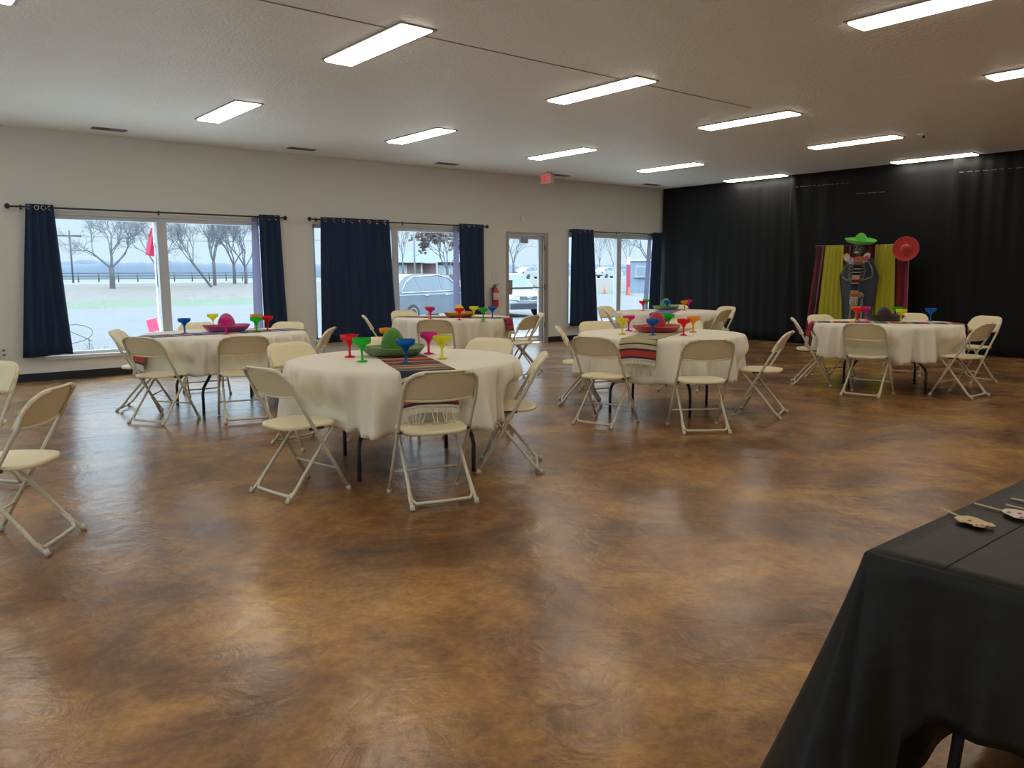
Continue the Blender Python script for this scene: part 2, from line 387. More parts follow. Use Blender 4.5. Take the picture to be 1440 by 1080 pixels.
b = MB(); b.tube([(-.01, 0, .40), (-.06, -.02, .40), (-.085, -.03, .33), (-.09, -.03, .2), (-.085, -.03, .09)], .011); b.build('hose', M_dark, r)
b = MB(); b.box(-.02, .02, .06, .088, .1, .36); b.build('bracket', M_dark, r)
r = tag(empty('ceiling_sensor', (11.29, 5.02, CH)), 'small white round ceiling device with dark tip near the drape', 'sensor')
b = MB(); b.lathe([(0, -.001), (.06, -.001), (.06, -.02), (.03, -.03), (0, -.03)], 16); b.build('base', M_white, r)
b = MB(); b.tube([(-.01, -.02, -.03), (-.07, -.045, -.055)], .028, 12); b.build('head', M_white, r)
b = MB(); b.tube([(-.07, -.045, -.055), (-.078, -.048, -.059)], .02, 12); b.build('lens', M_dark, r)

# ------------------------------------------------------------------ window curtains and rods
YR = YW-.10
def rod(x0, x1, z, label):
    r = tag(empty('curtain_rod', ((x0+x1)/2, YR, z)), label, 'curtain rod', 'black curtain rods'); h = (x1-x0)/2
    b = MB(); b.tube([(-h, 0, 0), (h, 0, 0)], .0125, 10); b.build('pole', M_rod, r)
    for s in (-1, 1):
        if x1 > 13.8 and s > 0: continue
        b = MB(); b.lathe([(0, -.035), (.018, -.03), (.032, -.012), (.034, 0), (.032, .012), (.018, .03), (0, .035)], 14, (s*(h+.03), 0, 0)); b.build('finial', M_rod, r)
    for t in (-.93, 0, .93 if x1 < 13.8 else .8):
        b = MB(); b.tube([(t*h, 0, 0), (t*h, .05, -.004), (t*h, .098, -.004)], .006); b.box(t*h-.012, t*h+.012, .092, .099, -.03, .03); b.build('bracket', M_rod, r)
    return r
rod(1.55, 5.10, 2.215, 'black curtain rod with ball finials over the first window')
rod(5.56, 8.98, 2.215, 'black curtain rod with ball finials over the second window')
rod(11.14, 13.96, 2.205, 'black curtain rod over the window beside the drape')
def curtain(xt0, xt1, xb0, xb1, zt, zb, label, folds=6, lin=0, seed=0):
    rnd = random.Random(seed); r = tag(empty('window_curtain', ((xb0+xb1)/2, YR, zb)), label, 'curtain', 'navy window curtains')
    ox = (xb0+xb1)/2; ph = rnd.random()*6
    def fn(u, v):     # v: 0 top .. 1 bottom
        x = (xt0+(xt1-xt0)*u)*(1-v)+(xb0+(xb1-xb0)*u)*v
        a = .014+.012*v
        y = a*sin(2*pi*folds*u+ph*0+.35*sin(3*v+ph)) + .006*sin(17*u+5*v)
        z = zt+(zb-zt)*v - (.012*sin(5*u+ph) if v > .98 else 0)
        return (x-ox, y, z-zb)
    b = MB(); b.grid(fn, folds*14, 14)
    o = b.build('fabric_panel', M_navy, r); solid(o, .003)
    if lin:       # the pale lining seen at the inner edge
        b = MB()
        def fl(u, v):
            x = xt0*(1-v)+xb0*v if lin < 0 else xt1*(1-v)+xb1*v
            w_ = .10+.05*v
            x2 = x - w_*(1-u)*(1 if lin < 0 else -1)
            return (x2-ox, .045+.01*sin(5*u), zt-.05+(zb+.02-zt+.05)*v-zb)
        b.grid(fl, 5, 10); solid(b.build('lining', M_lining, r), .002)
    ng = max(2, folds)
    for k in range(ng):
        u = (k+.5)/ng; x = xt0+(xt1-xt0)*u-ox; b = MB(); z = zt-.045-zb
        yy = fn(u, 0)[1]
        b.tube([(x+.026*cos(a*pi/6), yy-.004, z+.026*sin(a*pi/6)) for a in range(12)], .006, 6, closed=True); b.build('grommet', M_steel, r)
    return r
def cx(u, v=300): return onY(u, v, YR).x
curtain(cx(36, 288), cx(75, 291), cx(32, 503), cx(103, 497), 2.255, .33, 'navy curtain at the far left of the first window, its hem flared', 4, 0, 1)
curtain(cx(364, 305), cx(393, 307), cx(372, 457), cx(406, 457), 2.25, .34, 'navy curtain at the right end of the first window', 3, -1, 2)
curtain(cx(451, 306), cx(547, 311), cx(452, 478), cx(559, 478), 2.255, .28, 'wide navy curtain covering the left half of the second window', 8, 0, 3)
curtain(cx(646, 316), cx(680, 319), cx(649, 440), cx(682, 440), 2.25, .30, 'navy curtain at the right end of the second window by the extinguisher', 4, -1, 4)
curtain(cx(804, 323), cx(834, 325), cx(801, 458), cx(841, 458), 2.245, .29, 'navy curtain on the left half of the window beside the drape', 4, 0, 5)
curtain(13.60, 13.90, 13.50, 13.88, 2.245, .30, 'narrow navy curtain tucked against the black drape', 3, -1, 6)

# ------------------------------------------------------------------ black drape over the east wall
def drape(y0, y1, label, seed, flare=0):
    rnd = random.Random(seed); r = tag(empty('black_drape', (13.98, (y0+y1)/2, .02)), label, 'drape', 'floor-length black drapes')
    oy = (y0+y1)/2; comps = [(rnd.uniform(8, 34), rnd.uniform(0, 6), rnd.uniform(.002, .007)) for _ in range(6)]
    def fn(u, v):
        y = y0+(y1-y0)*u; x = 0
        for f, p, a in comps: x += a*sin(f*(y + .08*v*sin(p)) + p)*(.7+.6*v)
        e = min(u, 1-u)*(y0-y1)     # metres from a side edge: gathered crease
        x -= .03*math.exp(-(e/.12)**2)*(1 if flare else .4)
        if flare: x -= .05*math.exp(-((u-(.03+.35*v*flare))/.03)**2)
        return (x, y-oy, 3.175*(1-v))
    b = MB(); b.grid(fn, 150, 16); o = b.build('fabric_panel', M_drape, r); solid(o, .004)
    b = MB(); b.tube([(.05, y0-oy, 3.12), (.05, y1-oy, 3.12)], .015); b.build('hanging_pole', M_rod, r)
    return r
drape(11.74, 8.58, 'black drape panel in the corner by the last window', 3)
d2 = drape(8.60, 5.66, 'black drape panel behind the serape backdrop and skeleton', 7, .3)
d3 = drape(5.68, 2.70, 'black drape panel right of the red sombrero', 12, .15)
drape(2.72, -.40, 'black drape panel continuing past the right edge of the photo', 17)
drape(-.38, -3.35, 'black drape panel far outside the frame', 19)
M_dash = mat('pale_dash', (.16, .16, .15), .5)  # thin pale dashes set in rows on the black drape
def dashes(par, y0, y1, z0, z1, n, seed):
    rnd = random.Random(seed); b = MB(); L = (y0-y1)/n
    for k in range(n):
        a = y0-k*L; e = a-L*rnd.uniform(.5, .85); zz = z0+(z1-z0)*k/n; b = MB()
        b.box(-.075, -.072, e-par.location.y, a-par.location.y, zz-.02-.006, zz-.02+.006); b.build('pale_dash', M_dash, par)
    
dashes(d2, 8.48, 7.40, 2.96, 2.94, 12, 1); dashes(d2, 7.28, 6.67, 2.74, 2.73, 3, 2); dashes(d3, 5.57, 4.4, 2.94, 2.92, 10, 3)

# ------------------------------------------------------------------ folding chair
def make_chair():
    r = empty('folding_chair', (0, 0, 0))
    def yb(z): return .22-.575*z
    def back(side):
        def fn(i, j):
            u = -1+2*i; t = max(0, (abs(u)-.5)/.5); zt = .80-.085*(1-sqrt(max(0, 1-t*t))); zb = .618+.012*u*u
            if abs(u) > .93: zt = min(zt, .70+.02)
            z = zb+(zt-zb)*j
            return (u*.222, yb(z)+.03*u*u-.008+side*(.009-.002*(2*j-1)**2), z)
        return fn
    b = MB()
    for s in (-1, 1): b.grid(back(s), 24, 8)
    # closing rim between both skins
    nu, nv = 24, 8
    per = [(i, 0) for i in range(nu+1)]+[(nu, j) for j in range(1, nv+1)]+[(i, nv) for i in range(nu-1, -1, -1)]+[(0, j) for j in range(nv-1, 0, -1)]
    o2 = (nu+1)*(nv+1)
    for k in range(len(per)):
        a = per[k]; c = per[(k+1) % len(per)]; ia = a[1]*(nu+1)+a[0]; ic = c[1]*(nu+1)+c[0]
        b.f.append((ia, ic, o2+ic, o2+ia)); b.sm.append(False); b.mi.append(0)
    rim = [back(-1)(i/nu, j/nv) for i, j in per if not (j == 0 and 0 < i < nu)]
    rim = [back(-1)(i/nu, j/nv) for i, j in per]
    b.tube([(p[0], p[1]-.001, p[2]) for p in rim], .008, 6, closed=True)
    b.build('backrest', M_chair, r)
    # seat
    b = MB()
    def sup(a, k, z, dz=0):
        ca, sa = cos(a), sin(a); n = 3.2
        q = (abs(ca)**n+abs(sa)**n)**(-1/n)
        x = ca*q*.205*k; y = sa*q*.188*k
        x *= (1+.06*(y/.2)) if y > 0 else (1+.10*(y/.2))
        return (x, y+.005, z)
    rings = [(0, .437), (.5, .438), (.8, .440), (.94, .446), (1.0, .443), (1.0, .425), (.96, .421), (0, .424)]
    N = 32; vs_ = [sup(2*pi*k/N, s, z) for s, z in rings for k in range(N)]
    b.add(vs_, [(i*N+k, i*N+(k+1) % N, (i+1)*N+(k+1) % N, (i+1)*N+k) for i in range(len(rings)-1) for k in range(N)], True)
    b.build('seat', M_chair, r)
    for s in (-1, 1):
        # upright: front foot -> backrest side (a long leg)
        b = MB(); b.tube([(s*.222, yb(z)+(.0 if z > .05 else 0), z) for z in (.008, .2, .4, .56, .64)] + [(s*.221, yb(.70)+.012, .70), (s*.205, yb(.755)+.004, .755), (s*.17, yb(.785)-.008, .785), (s*.12, yb(.795)-.018, .792)], .0115, 8)
        o = b.build('leg', M_tube, r)
        c = MB(); c.tube([(s*.222, .22, 0), (s*.222, .204, .03)], .0155, 8); c.build('foot_cap', M_cap, o)
        b = MB(); b.tube([(s*.175, .145, .415), (s*.182, .08, .345), (s*.188, -.10, .135), (s*.196, -.165, .055), (s*.197, -.215, .008)], .011, 8)
        o = b.build('leg', M_tube, r)
        c = MB(); c.tube([(s*.197, -.222, 0), (s*.197, -.205, .03)], .0155, 8); c.build('foot_cap', M_cap, o)
        b = MB(); b.obox((s*.208, .0, .425), (.006, 0, 0), (0, .05, .0), (0, 0, .008)); b.tube([(s*.19, -.03, .425), (s*.23, -.03, .425)], .007); b.build('hinge_bracket', M_tleg, r)
    b = MB(); b.tube([(-.19, -.12, .105), (-.187, -.165, .052), (-.165, -.186, .030), (0, -.188, .028), (.165, -.186, .030), (.187, -.165, .052), (.19, -.12, .105)], .0105, 8); b.build('rear_stretcher', M_tube, r)
    z = .155; b = MB(); b.tube([(-.222, yb(z), z), (.222, yb(z), z)], .0075, 8); b.build('front_stretcher', M_tube, r)
    b = MB(); b.tube([(-.175, .145, .415), (.175, .145, .415)], .009, 8); b.build('seat_bar', M_tube, r)
    return r
chair0 = make_chair(); index_kids(); used = [False]
def chair(px, py, hd, label, group):   # px, py: middle of the rear feet; hd: heading in degrees
    o = copy_tree(chair0) if used[0] else chair0; used[0] = True
    h = radians(hd); o.location = (px+cos(h)*.21, py+sin(h)*.21, 0); o.rotation_euler = (0, 0, h-pi/2)
    tag(o, label, 'chair', group); return o
# ------------------------------------------------------------------ tables and the chairs round them (middle of rear feet, heading)
CH_ = [
 ('green', 2.535, 3.72, 74, 'cream folding chair in front of the nearest table, runner fringe seen through it'),
 ('green', 1.83, 4.57, 10, 'cream folding chair at the left front of the nearest table, seen from behind'),
 ('green', 2.66, 6.09, None, 'cream folding chair behind the left side of the nearest table'),
 ('green', 3.52, 6.04, None, 'cream folding chair mostly hidden behind the green sombrero'),
 ('green', 4.13, 5.33, None, 'cream folding chair behind the right side of the nearest table'),
 ('green', 3.61, 4.10, 140, 'cream folding chair seen edge-on at the right of the nearest table'),
 ('mag', 2.00, 8.75, -29, 'cream folding chair left of the first window table, leftmost there'),
 ('mag', 1.93, 7.64, 31, 'cream folding chair at the left front of the first window table'),
 ('mag', 2.68, 7.13, 75, 'cream folding chair at the front of the first window table'),
 ('mag', 3.76, 7.60, None, 'cream folding chair right of the first window table, turned sideways'),
 ('mag', 3.86, 8.85, None, 'cream folding chair behind the right end of the first window table'),
 ('mag', 3.02, 9.46, None, 'cream folding chair behind the pink sombrero table, back to window'),
 ('yel', 5.30, 9.60, None, 'cream folding chair edge-on before the wide navy curtain'),
 ('yel', 6.45, 10.5, None, 'cream folding chair behind the left of the second window table'),
 ('yel', 5.42, 8.12, 45, 'cream folding chair in front of the second window table'),
 ('yel', 6.86, 7.98, 110, 'cream folding chair right of the second window table, over its runner end'),
 ('yel', 7.38, 8.40, 148, 'cream folding chair right of the second window table, before the door'),
 ('red', 5.62, 6.07, -44, 'cream folding chair edge-on at the left of the middle table'),
 ('red', 4.93, 4.90, 13, 'cream folding chair at the left front of the middle table, before its runner'),
 ('red', 5.42, 4.03, 55, 'cream folding chair at the right front of the middle table'),
 ('red', 6.68, 4.10, 113, 'cream folding chair right of the middle table, seen in profile'),
 ('red', 7.55, 5.99, None, 'cream folding chair behind the middle table, right of the red sombrero'),
 ('red', 6.51, 6.43, None, 'cream folding chair behind the left of the middle table'),
 ('far', 9.12, 8.78, -42, 'cream folding chair left of the far corner table, front one of two'),
 ('far', 9.75, 9.40, None, 'white folding chair behind the left of the far corner table by the window'),
 ('far', 10.09, 7.24, 104, 'cream folding chair right of the far corner table, frame seen sideways'),
 ('far', 11.05, 7.9, None, 'white folding chair behind the right of the far corner table'),
 ('far', 11.0, 8.9, None, 'folding chair behind the far corner table, hidden by its glasses'),
 ('bar', 8.78, 5.28, -57, 'cream folding chair edge-on left of the table before the backdrop'),
 ('bar', 8.33, 4.20, 9, 'cream folding chair in front of the table before the backdrop'),
 ('bar', 9.24, 3.33, 87, 'cream folding chair right of the backdrop table, nearer of two'),
 ('bar', 10.74, 3.86, None, 'cream folding chair right of the backdrop table, farther of two'),
 ('bar', 10.83, 4.83, None, 'cream folding chair behind the backdrop table, right of the black sombrero'),
 ('bar', 9.62, 5.43, None, 'cream folding chair behind the backdrop table at the yellow drape'),
]
RT = .80
STR_DARK = [(0, (.035, .02, .03)), (.06, (.45, .10, .06)), (.09, (.6, .5, .38)), (.12, (.11, .12, .07)), (.2, (.42, .08, .05)), (.23, (.6, .5, .38)), (.26, (.12, .13, .08)), (.36, (.05, .02, .03)), (.40, (.6, .5, .38)), (.42, (.03, .03, .05)), (.52, (.55, .5, .4)), (.55, (.55, .13, .04)), (.62, (.30, .02, .02)), (.72, (.06, .03, .04)), (.8, (.5, .3, .1)), (.84, (.06, .06, .05)), (.93, (.3, .04, .06))]
M_run = {
 'dark': ramp_mat('serape_dark', STR_DARK, freq=1.25),
 'mag': ramp_mat('serape_blue', [(0, (.15, .05, .12)), (.1, (.05, .12, .3)), (.2, (.5, .5, .45)), (.25, (.4, .05, .12)), (.4, (.05, .25, .2)), (.5, (.5, .45, .4)), (.55, (.08, .1, .3)), (.7, (.4, .08, .2)), (.85, (.1, .3, .4))], freq=2.2),
 'cream': ramp_mat('serape_cream', [(0, (.42, .35, .16)), (.1, (.10, .08, .06)), (.14, (.5, .44, .28)), (.26, (.30, .10, .05)), (.30, (.48, .42, .25)), (.44, (.06, .07, .05)), (.50, (.45, .40, .22)), (.62, (.08, .05, .05)), (.66, (.5, .45, .3)), (.80, (.28, .05, .04)), (.86, (.45, .40, .22))], freq=3.4),
 'multi': ramp_mat('serape_multi', [(0, (.4, .03, .05)), (.12, (.5, .42, .2)), (.18, (.06, .05, .05)), (.3, (.10, .2, .08)), (.4, (.5, .45, .35)), (.46, (.35, .02, .08)), (.62, (.04, .05, .1)), (.74, (.5, .2, .05)), (.85, (.10, .09, .07))], freq=1.6)}
M_band = mat('serape_red_band', (.42, .035, .03), .85, noise=(40, .2)); M_bandk = mat('serape_black_line', (.03, .025, .03), .85)
def make_table():
    r = empty('round_table', (0, 0, 0))
    b = MB(); b.lathe([(0, .715), (.78, .715), (.80, .722), (.80, .735), (.79, .74), (0, .74)], 48); b.build('tabletop', M_wood, r)
    for sx_ in (-1, 1):
        for sy_ in (-1, 1):
            b = MB(); b.tube([(sx_*.30, sy_*.26, .714), (sx_*.30, sy_*.26, .45), (sx_*.31, sy_*.275, .39), (sx_*.38, sy_*.385, .26), (sx_*.39, sy_*.40, .20), (sx_*.39, sy_*.40, 0)], .0145, 8); b.build('leg', M_tleg, r)
        b = MB(); b.tube([(sx_*.30, -.26, .60), (sx_*.30, .26, .60)], .010); b.tube([(sx_*.30, -.26, .46), (sx_*.30, .26, .46)], .010); b.build('leg_brace', M_tleg, r)
    return r
tab0 = make_table(); index_kids(); tused = [False]
CT = .757       # cloth upper surface
def setting(key, cx_, cy_, name, cloth_label, run_label, rdir, seed, runmat, rw=.34, drop=.385, ends=(1, 1), twist=0, dropr=.185):
    t = copy_tree(tab0) if tused[0] else tab0; tused[0] = True
    t.location = (cx_, cy_, 0); t.rotation_euler = (0, 0, radians(rdir+90+twist)); tag(t, 'round folding table beneath its cloth, '+name, 'table', 'round folding tables')
    rnd = random.Random(seed); ph = [rnd.uniform(0, 6.28) for _ in range(6)]; nf = rnd.choice([17, 19, 21]); rd = radians(rdir)
    def win(a):   # 0 beside the runner ends, 1 elsewhere
        d = min(abs((a-rd+pi) % (2*pi)-pi), abs((a-rd) % (2*pi)-pi)) if ends == (1, 1) else abs((a-rd+pi) % (2*pi)-pi)
        return min(1, max(0, (d-.30)/.18))
    seats = [(sqrt((q[1]-cx_)**2+(q[2]-cy_)**2), atan2(q[2]-cy_, q[1]-cx_)) for q in CH_ if q[0] == key]
    def sm(x): x = max(0, min(1, x)); return x*x*(3-2*x)
    def rad(a, t):
        k = win(a)
        q_ = sin(nf*a+ph[0]+.9*sin(2*a+ph[3])); f = .75*(abs(q_)**.7*(1 if q_ > 0 else -1))+.55*sin((nf*2+3)*a+ph[1])+.30*sin(5*a+ph[2])+.25*sin((nf*3+5)*a+ph[5])
        bump = math.exp(-((min(abs((a-rd+pi) % (2*pi)-pi), abs((a-rd) % (2*pi)-pi))-.42)/.10)**2)*.055
        v = RT+.014+.012*t**.5 + t**.8*(.054*f*k + .005*f) + t*.008 + bump*t**1.3
        for d_, p_ in seats:
            da = abs((a-p_+pi) % (2*pi)-pi); lim = d_-.405
            if lim < v and da < .40: v += (lim-v)*sm((.44-da)/.20)*sm((t*drop-.10)/.16)
        return v
    b = MB(); N = 240; prof = []
    vs_ = []; K = 12
    rows = [(.0, None), (.4, None), (.75, None)]
    for r_ in (.02, .4, .74, .792):
        vs_ += [(r_*cos(2*pi*k/N), r_*sin(2*pi*k/N), CT) for k in range(N)]
    vs_ += [((RT+.008)*cos(2*pi*k/N), (RT+.008)*sin(2*pi*k/N), CT-.006) for k in range(N)]
    nr = 5
    for j in range(1, K+1):
        t_ = j/K
        for k in range(N):
            a = 2*pi*k/N; q = rad(a, t_); dz = drop + .014*sin(4*a+ph[4])+.006*sin(nf*a+ph[0])
            vs_.append((q*cos(a), q*sin(a), CT-.008-t_*dz))
        nr += 1
    b.add(vs_, [(i*N+k, i*N+(k+1) % N, (i+1)*N+(k+1) % N, (i+1)*N+k) for i in range(nr-1) for k in range(N)]+[tuple(range(N))], True)
    o = b.build('tablecloth', M_cloth); o.location = (cx_, cy_, 0); solid(o, .003, -1); tag(o, cloth_label, 'tablecloth', 'round white tablecloths')
    # runner
    d = Vector((cos(rd), sin(rd), 0)); n_ = Vector((-sin(rd), cos(rd), 0))
    R_ = RT+.055
    def pt(s, w_):    # s metres from centre along the runner, w_ across
        sg = 1 if s >= 0 else -1; a = abs(s)
        edge = sqrt(max(.01, (RT+.02)**2-w_*w_)) if True else RT
        if a <= edge-.02: p = d*(sg*a)+n_*w_; z = CT+.003
        else:
            t_ = a-(edge-.02); L = .03
            if t_ < L: q = t_/L*pi/2; p = d*(sg*(edge-.02+.045*sin(q)))+n_*w_; z = CT+.003-.03*(1-cos(q))
            else: p = d*(sg*(edge+.025+.045*min(1, (t_-L)/.25)+.010*sin(9*w_/rw+4*t_)))+n_*w_; z = CT-.027-(t_-L)
        return (p.x, p.y, z)
    s0 = -(RT+dropr) if ends[1] else -(RT-.12); s1 = RT+dropr
    b = MB(); NS = 110
    b.grid(lambda u, v: pt(s0+(s1-s0)*u, (v-.5)*rw), NS, 12, True, lambda u, v: ((s0+(s1-s0)*u)+2, v))
    b.mi = [(2 if min(q_ // 12, 0) < 0 else 0) for q_ in range(len(b.f))]
    for fi in range(len(b.f)):
        col = fi % NS; sS = s0+(s1-s0)*(col+.5)/NS; e_ = min(s1-sS, sS-s0)
        b.mi[fi] = 1 if .030 < e_ < .095 else (2 if e_ <= .022 else (3 if e_ < .030 or .095 <= e_ < .10 else 0))
    o = b.build('table_runner', [M_run[runmat], M_band, M_string, M_bandk]); o.location = (cx_, cy_, 0); solid(o, .003, 0); tag(o, run_label, 'table runner', 'striped serape table runners')
    rn = random.Random(seed+5)
    for sg in ((1, -1) if ends[1] else (1,)):
        b = MB()
        s = s1 if sg > 0 else s0
        for k in range(11):
            w_ = (k/10-.5)*(rw-.03); p = Vector(pt(s-.003*sg, w_)); a = rn.uniform(-.03, .03)
            pts = [p+Vector((0, 0, 0)), p+n_*a*.3-Vector((0, 0, .04)), p+n_*a+d*sg*.004-Vector((0, 0, .09)), p+n_*a*.7-Vector((0, 0, .13))]
            b.tube(pts, .0032, 5)
            b.tube([pts[2]+Vector((0, 0, .004)), pts[2]-Vector((0, 0, .006))], .006, 5)
        b.grid(lambda u, v: (lambda q: (q[0], q[1], q[2]-.0+(-.03*v)))(pt(s, (u-.5)*rw)), 10, 1)
        b.build('fringe', M_string, o)

# ------------------------------------------------------------------ sombreros and glasses
def sombrero(x, y, z, col, rim, label, R=.215, H=.19, rz=0, rot=None, straw=False):
    r = tag(empty('sombrero', (x, y, z), rz), label, 'sombrero', 'sombreros')
    mm = mat('felt_'+label[:8].replace(' ', '_'), col, .8, noise=(60, .15), sheen=.3)
    mrm = mat('rim_'+label[:8].replace(' ', '_'), rim, .75, noise=(75, .75) if straw else None)
    b = MB(); k = R/.215
    def wv(r_, a, zz): return (r_*cos(a), r_*sin(a), zz*(1+.10*cos(2*a)))
    prof = [(.07*k, .008), (.12*k, .006), (.155*k, .010), (.188*k, .028), (R, .058), (R+.005, .060), (R+.002, .052), (.192*k, .018), (.160*k, 0), (.11*k, 0), (.07*k, 0)]
    N = 40; vs_ = [wv(p, 2*pi*i/N, q) for p, q in prof for i in range(N)]
    b.add(vs_, [(j*N+i, j*N+(i+1) % N, (j+1)*N+(i+1) % N, (j+1)*N+i) for j in range(len(prof)-1) for i in range(N)], True)
    b.build('brim', mrm if straw else mm, r)
    b = MB(); pr = []
    n = 22
    for j in range(n+1):
        t = j/n; rr = .086*(1-t**2.9)**.60 if t < 1 else 0
        rr += .0012*(j % 2) if rr > .01 else 0
        pr.append((rr*(k if k < 1.2 else 1), .003+t*(H-.003)))
    b.lathe(pr, 28); b.build('crown', mm, r)
    b = MB(); b.tube([wv(R+.003, 2*pi*i/N, .059) for i in range(N)], .0045, 6, closed=True); b.build('rim_braid', mrm if not straw else mm, r)
    if rot: r.matrix_world = rot
    return r
def make_glass(c):
    r = empty('margarita_glass', (0, 0, 0)); m = M_g[c]
    b = MB(); b.lathe([(0, .0), (.034, 0), (.035, .003), (.012, .008), (.008, .014), (.0075, .03), (.008, .062), (.012, .076), (.018, .086), (.026, .098), (.036, .106), (.052, .112), (.058, .122), (.060, .148), (.0575, .148), (.055, .124), (.049, .1155), (.034, .109), (.022, .099), (.012, .086), (0, .08)], 24)
    b.build('glass_body', m, r); return r
glass0 = {c: make_glass(c) for c in GC}; index_kids(); gused = set()
def glasses(tname, lst, scl=1.0):
    for c, u, v, where in lst:
        o = copy_tree(glass0[c]) if c in gused else glass0[c]; gused.add(c)
        p = onZ(u, v, CT); o.location = (p.x, p.y, CT+.0045); o.scale = (scl,)*3
        tag(o, '%s plastic margarita glass %s' % (c if c != 'magenta' else 'magenta pink', where), 'glass', 'margarita glasses on the '+tname)

TB = dict(green=(2.944, 4.799), mag=(2.906, 8.238), yel=(6.358, 9.061), red=(6.118, 5.138), far=(9.90, 8.18), bar=(9.339, 4.441))
setting('green', *TB['green'], 'the nearest one with the green sombrero', 'white tablecloth of the nearest table, split by a fringed runner', 'serape runner with red hanging end behind the nearest front chair', 249, 1, 'dark', .35, dropr=.215)
setting('mag', *TB['mag'], 'under the pink sombrero by the first window', 'white tablecloth under the pink sombrero by the first window', 'pastel striped runner under the pink sombrero, its red end at left', 181, 2, 'mag', .34, drop=.34, dropr=.27)
setting('yel', *TB['yel'], 'under the yellow sombrero by the second window', 'white tablecloth under the yellow sombrero by the second window', 'dark red striped runner under the yellow sombrero, hanging near the door', 303, 3, 'multi', .34)
setting('red', *TB['red'], 'under the red sombrero in the middle of the hall', 'white tablecloth under the red sombrero in the middle of the hall', 'striped runner under the red sombrero with white fringe over the edge', 206, 4, 'cream', .34)
setting('far', *TB['far'], 'the one in the far corner by the drape', 'white tablecloth of the far corner table with the pale green sombrero', 'striped runner on the far corner table beneath its sombrero', 212, 5, 'mag', .33)
setting('bar', *TB['bar'], 'the one before the skeleton backdrop', 'white tablecloth of the table in front of the skeleton backdrop', 'multicoloured runner under the black sombrero before the backdrop', 122, 6, 'multi', .33)

def tray(u, v): p = onZ(u, v, CT); return p.x, p.y, CT+.0055
sombrero(*tray(553, 500), (.06, .22, .025), (.20, .27, .13), 'green straw sombrero with pale speckled brim on the nearest table', .225, .20, straw=True)
sombrero(*tray(319, 466), (.50, .05, .20), (.42, .06, .20), 'pink magenta sombrero on the table by the first window', .235, .19)
sombrero(*tray(646, 446), (.70, .46, .05), (.65, .22, .05), 'yellow sombrero with orange brim edge on the second window table', .21, .17, straw=True)
sombrero(*tray(923, 467), (.42, .02, .04), (.45, .14, .12), 'red sombrero lying on the middle table', .235, .20)
sombrero(*tray(936, 435.5), (.10, .30, .10), (.30, .38, .22), 'pale green sombrero on the far corner table', .215, .185, straw=True)
sombrero(*tray(1243, 451), (.025, .018, .022), (.03, .02, .025), 'black sombrero on the table before the backdrop', .225, .17)
glasses('nearest table', [('red', 492, 502.5, 'on the nearest table, left of the green sombrero'), ('green', 509.5, 509, 'on the nearest table, between red glass and green sombrero'), ('blue', 571, 511.5, 'on the nearest runner in front of the green sombrero'),
    ('magenta', 603, 498, 'on the nearest table, just right of the green sombrero'), ('yellow', 622, 505, 'on the nearest table, rightmost glass beside the chair back'), ('orange', 545, 490, 'hidden behind the green sombrero crown')], 1.08)
glasses('first window table', [('blue', 260, 469.5, 'alone left of the pink sombrero'), ('yellow', 300, 461.2, 'behind the left brim of the pink sombrero'), ('magenta', 318, 470.5, 'in front of the pink sombrero'),
    ('green', 361, 467.5, 'right of the pink sombrero, in front of the yellow-orange one'), ('orange', 360.5, 462, 'behind the green glass right of the pink sombrero'), ('red', 376.5, 465, 'right of the pink sombrero, rightmost there')], 1.05)
glasses('second window table', [('magenta', 605.5, 449.5, 'left of the yellow sombrero near the parked car view'), ('orange', 603.5, 447.3, 'behind the pink glass left of the yellow sombrero'), ('red', 646, 450.5, 'in front of the yellow sombrero'),
    ('yellow', 666.5, 447.4, 'right behind the brim of the yellow sombrero'), ('green', 679.5, 450, 'right of the yellow sombrero below the extinguisher'), ('blue', 692.5, 447.5, 'rightmost beside the yellow sombrero, under the extinguisher')], 1.05)
glasses('middle table', [('yellow', 875, 470.5, 'left of the lying red sombrero, in front of the pink one'), ('magenta', 884, 465.5, 'left of the red sombrero, behind the yellow one'), ('blue', 917.5, 472, 'in front of the red sombrero'),
    ('green', 940, 462.8, 'behind the red sombrero on the middle table'), ('red', 961, 472, 'right of the red sombrero on the middle table'), ('orange', 974.5, 467.5, 'rightmost on the middle table beside the red one')], 1.05)
glasses('far corner table', [('red', 904, 437, 'on the far corner table left of its sombrero'), ('green', 909, 434, 'behind the red one on the far corner table'), ('blue', 938, 436.5, 'in front of the pale green sombrero, far corner table'),
    ('orange', 962.5, 437, 'on the far corner table right of its sombrero'), ('magenta', 968, 435, 'on the far corner table behind the orange one')], 1.05)
glasses('table before the backdrop', [('red', 1205.5, 451, 'left of the black sombrero, below the hanging scarf'), ('orange', 1203, 448.5, 'behind the red glass left of the black sombrero'), ('magenta', 1217, 449, 'just left of the black sombrero, by the red glass'),
    ('green', 1261.5, 449.5, 'right of the black sombrero, behind the yellow one'), ('yellow', 1266.5, 454, 'right of the black sombrero, in front of the green one'), ('blue', 1308, 452, 'alone at the right of the table before the backdrop')], 1.05)

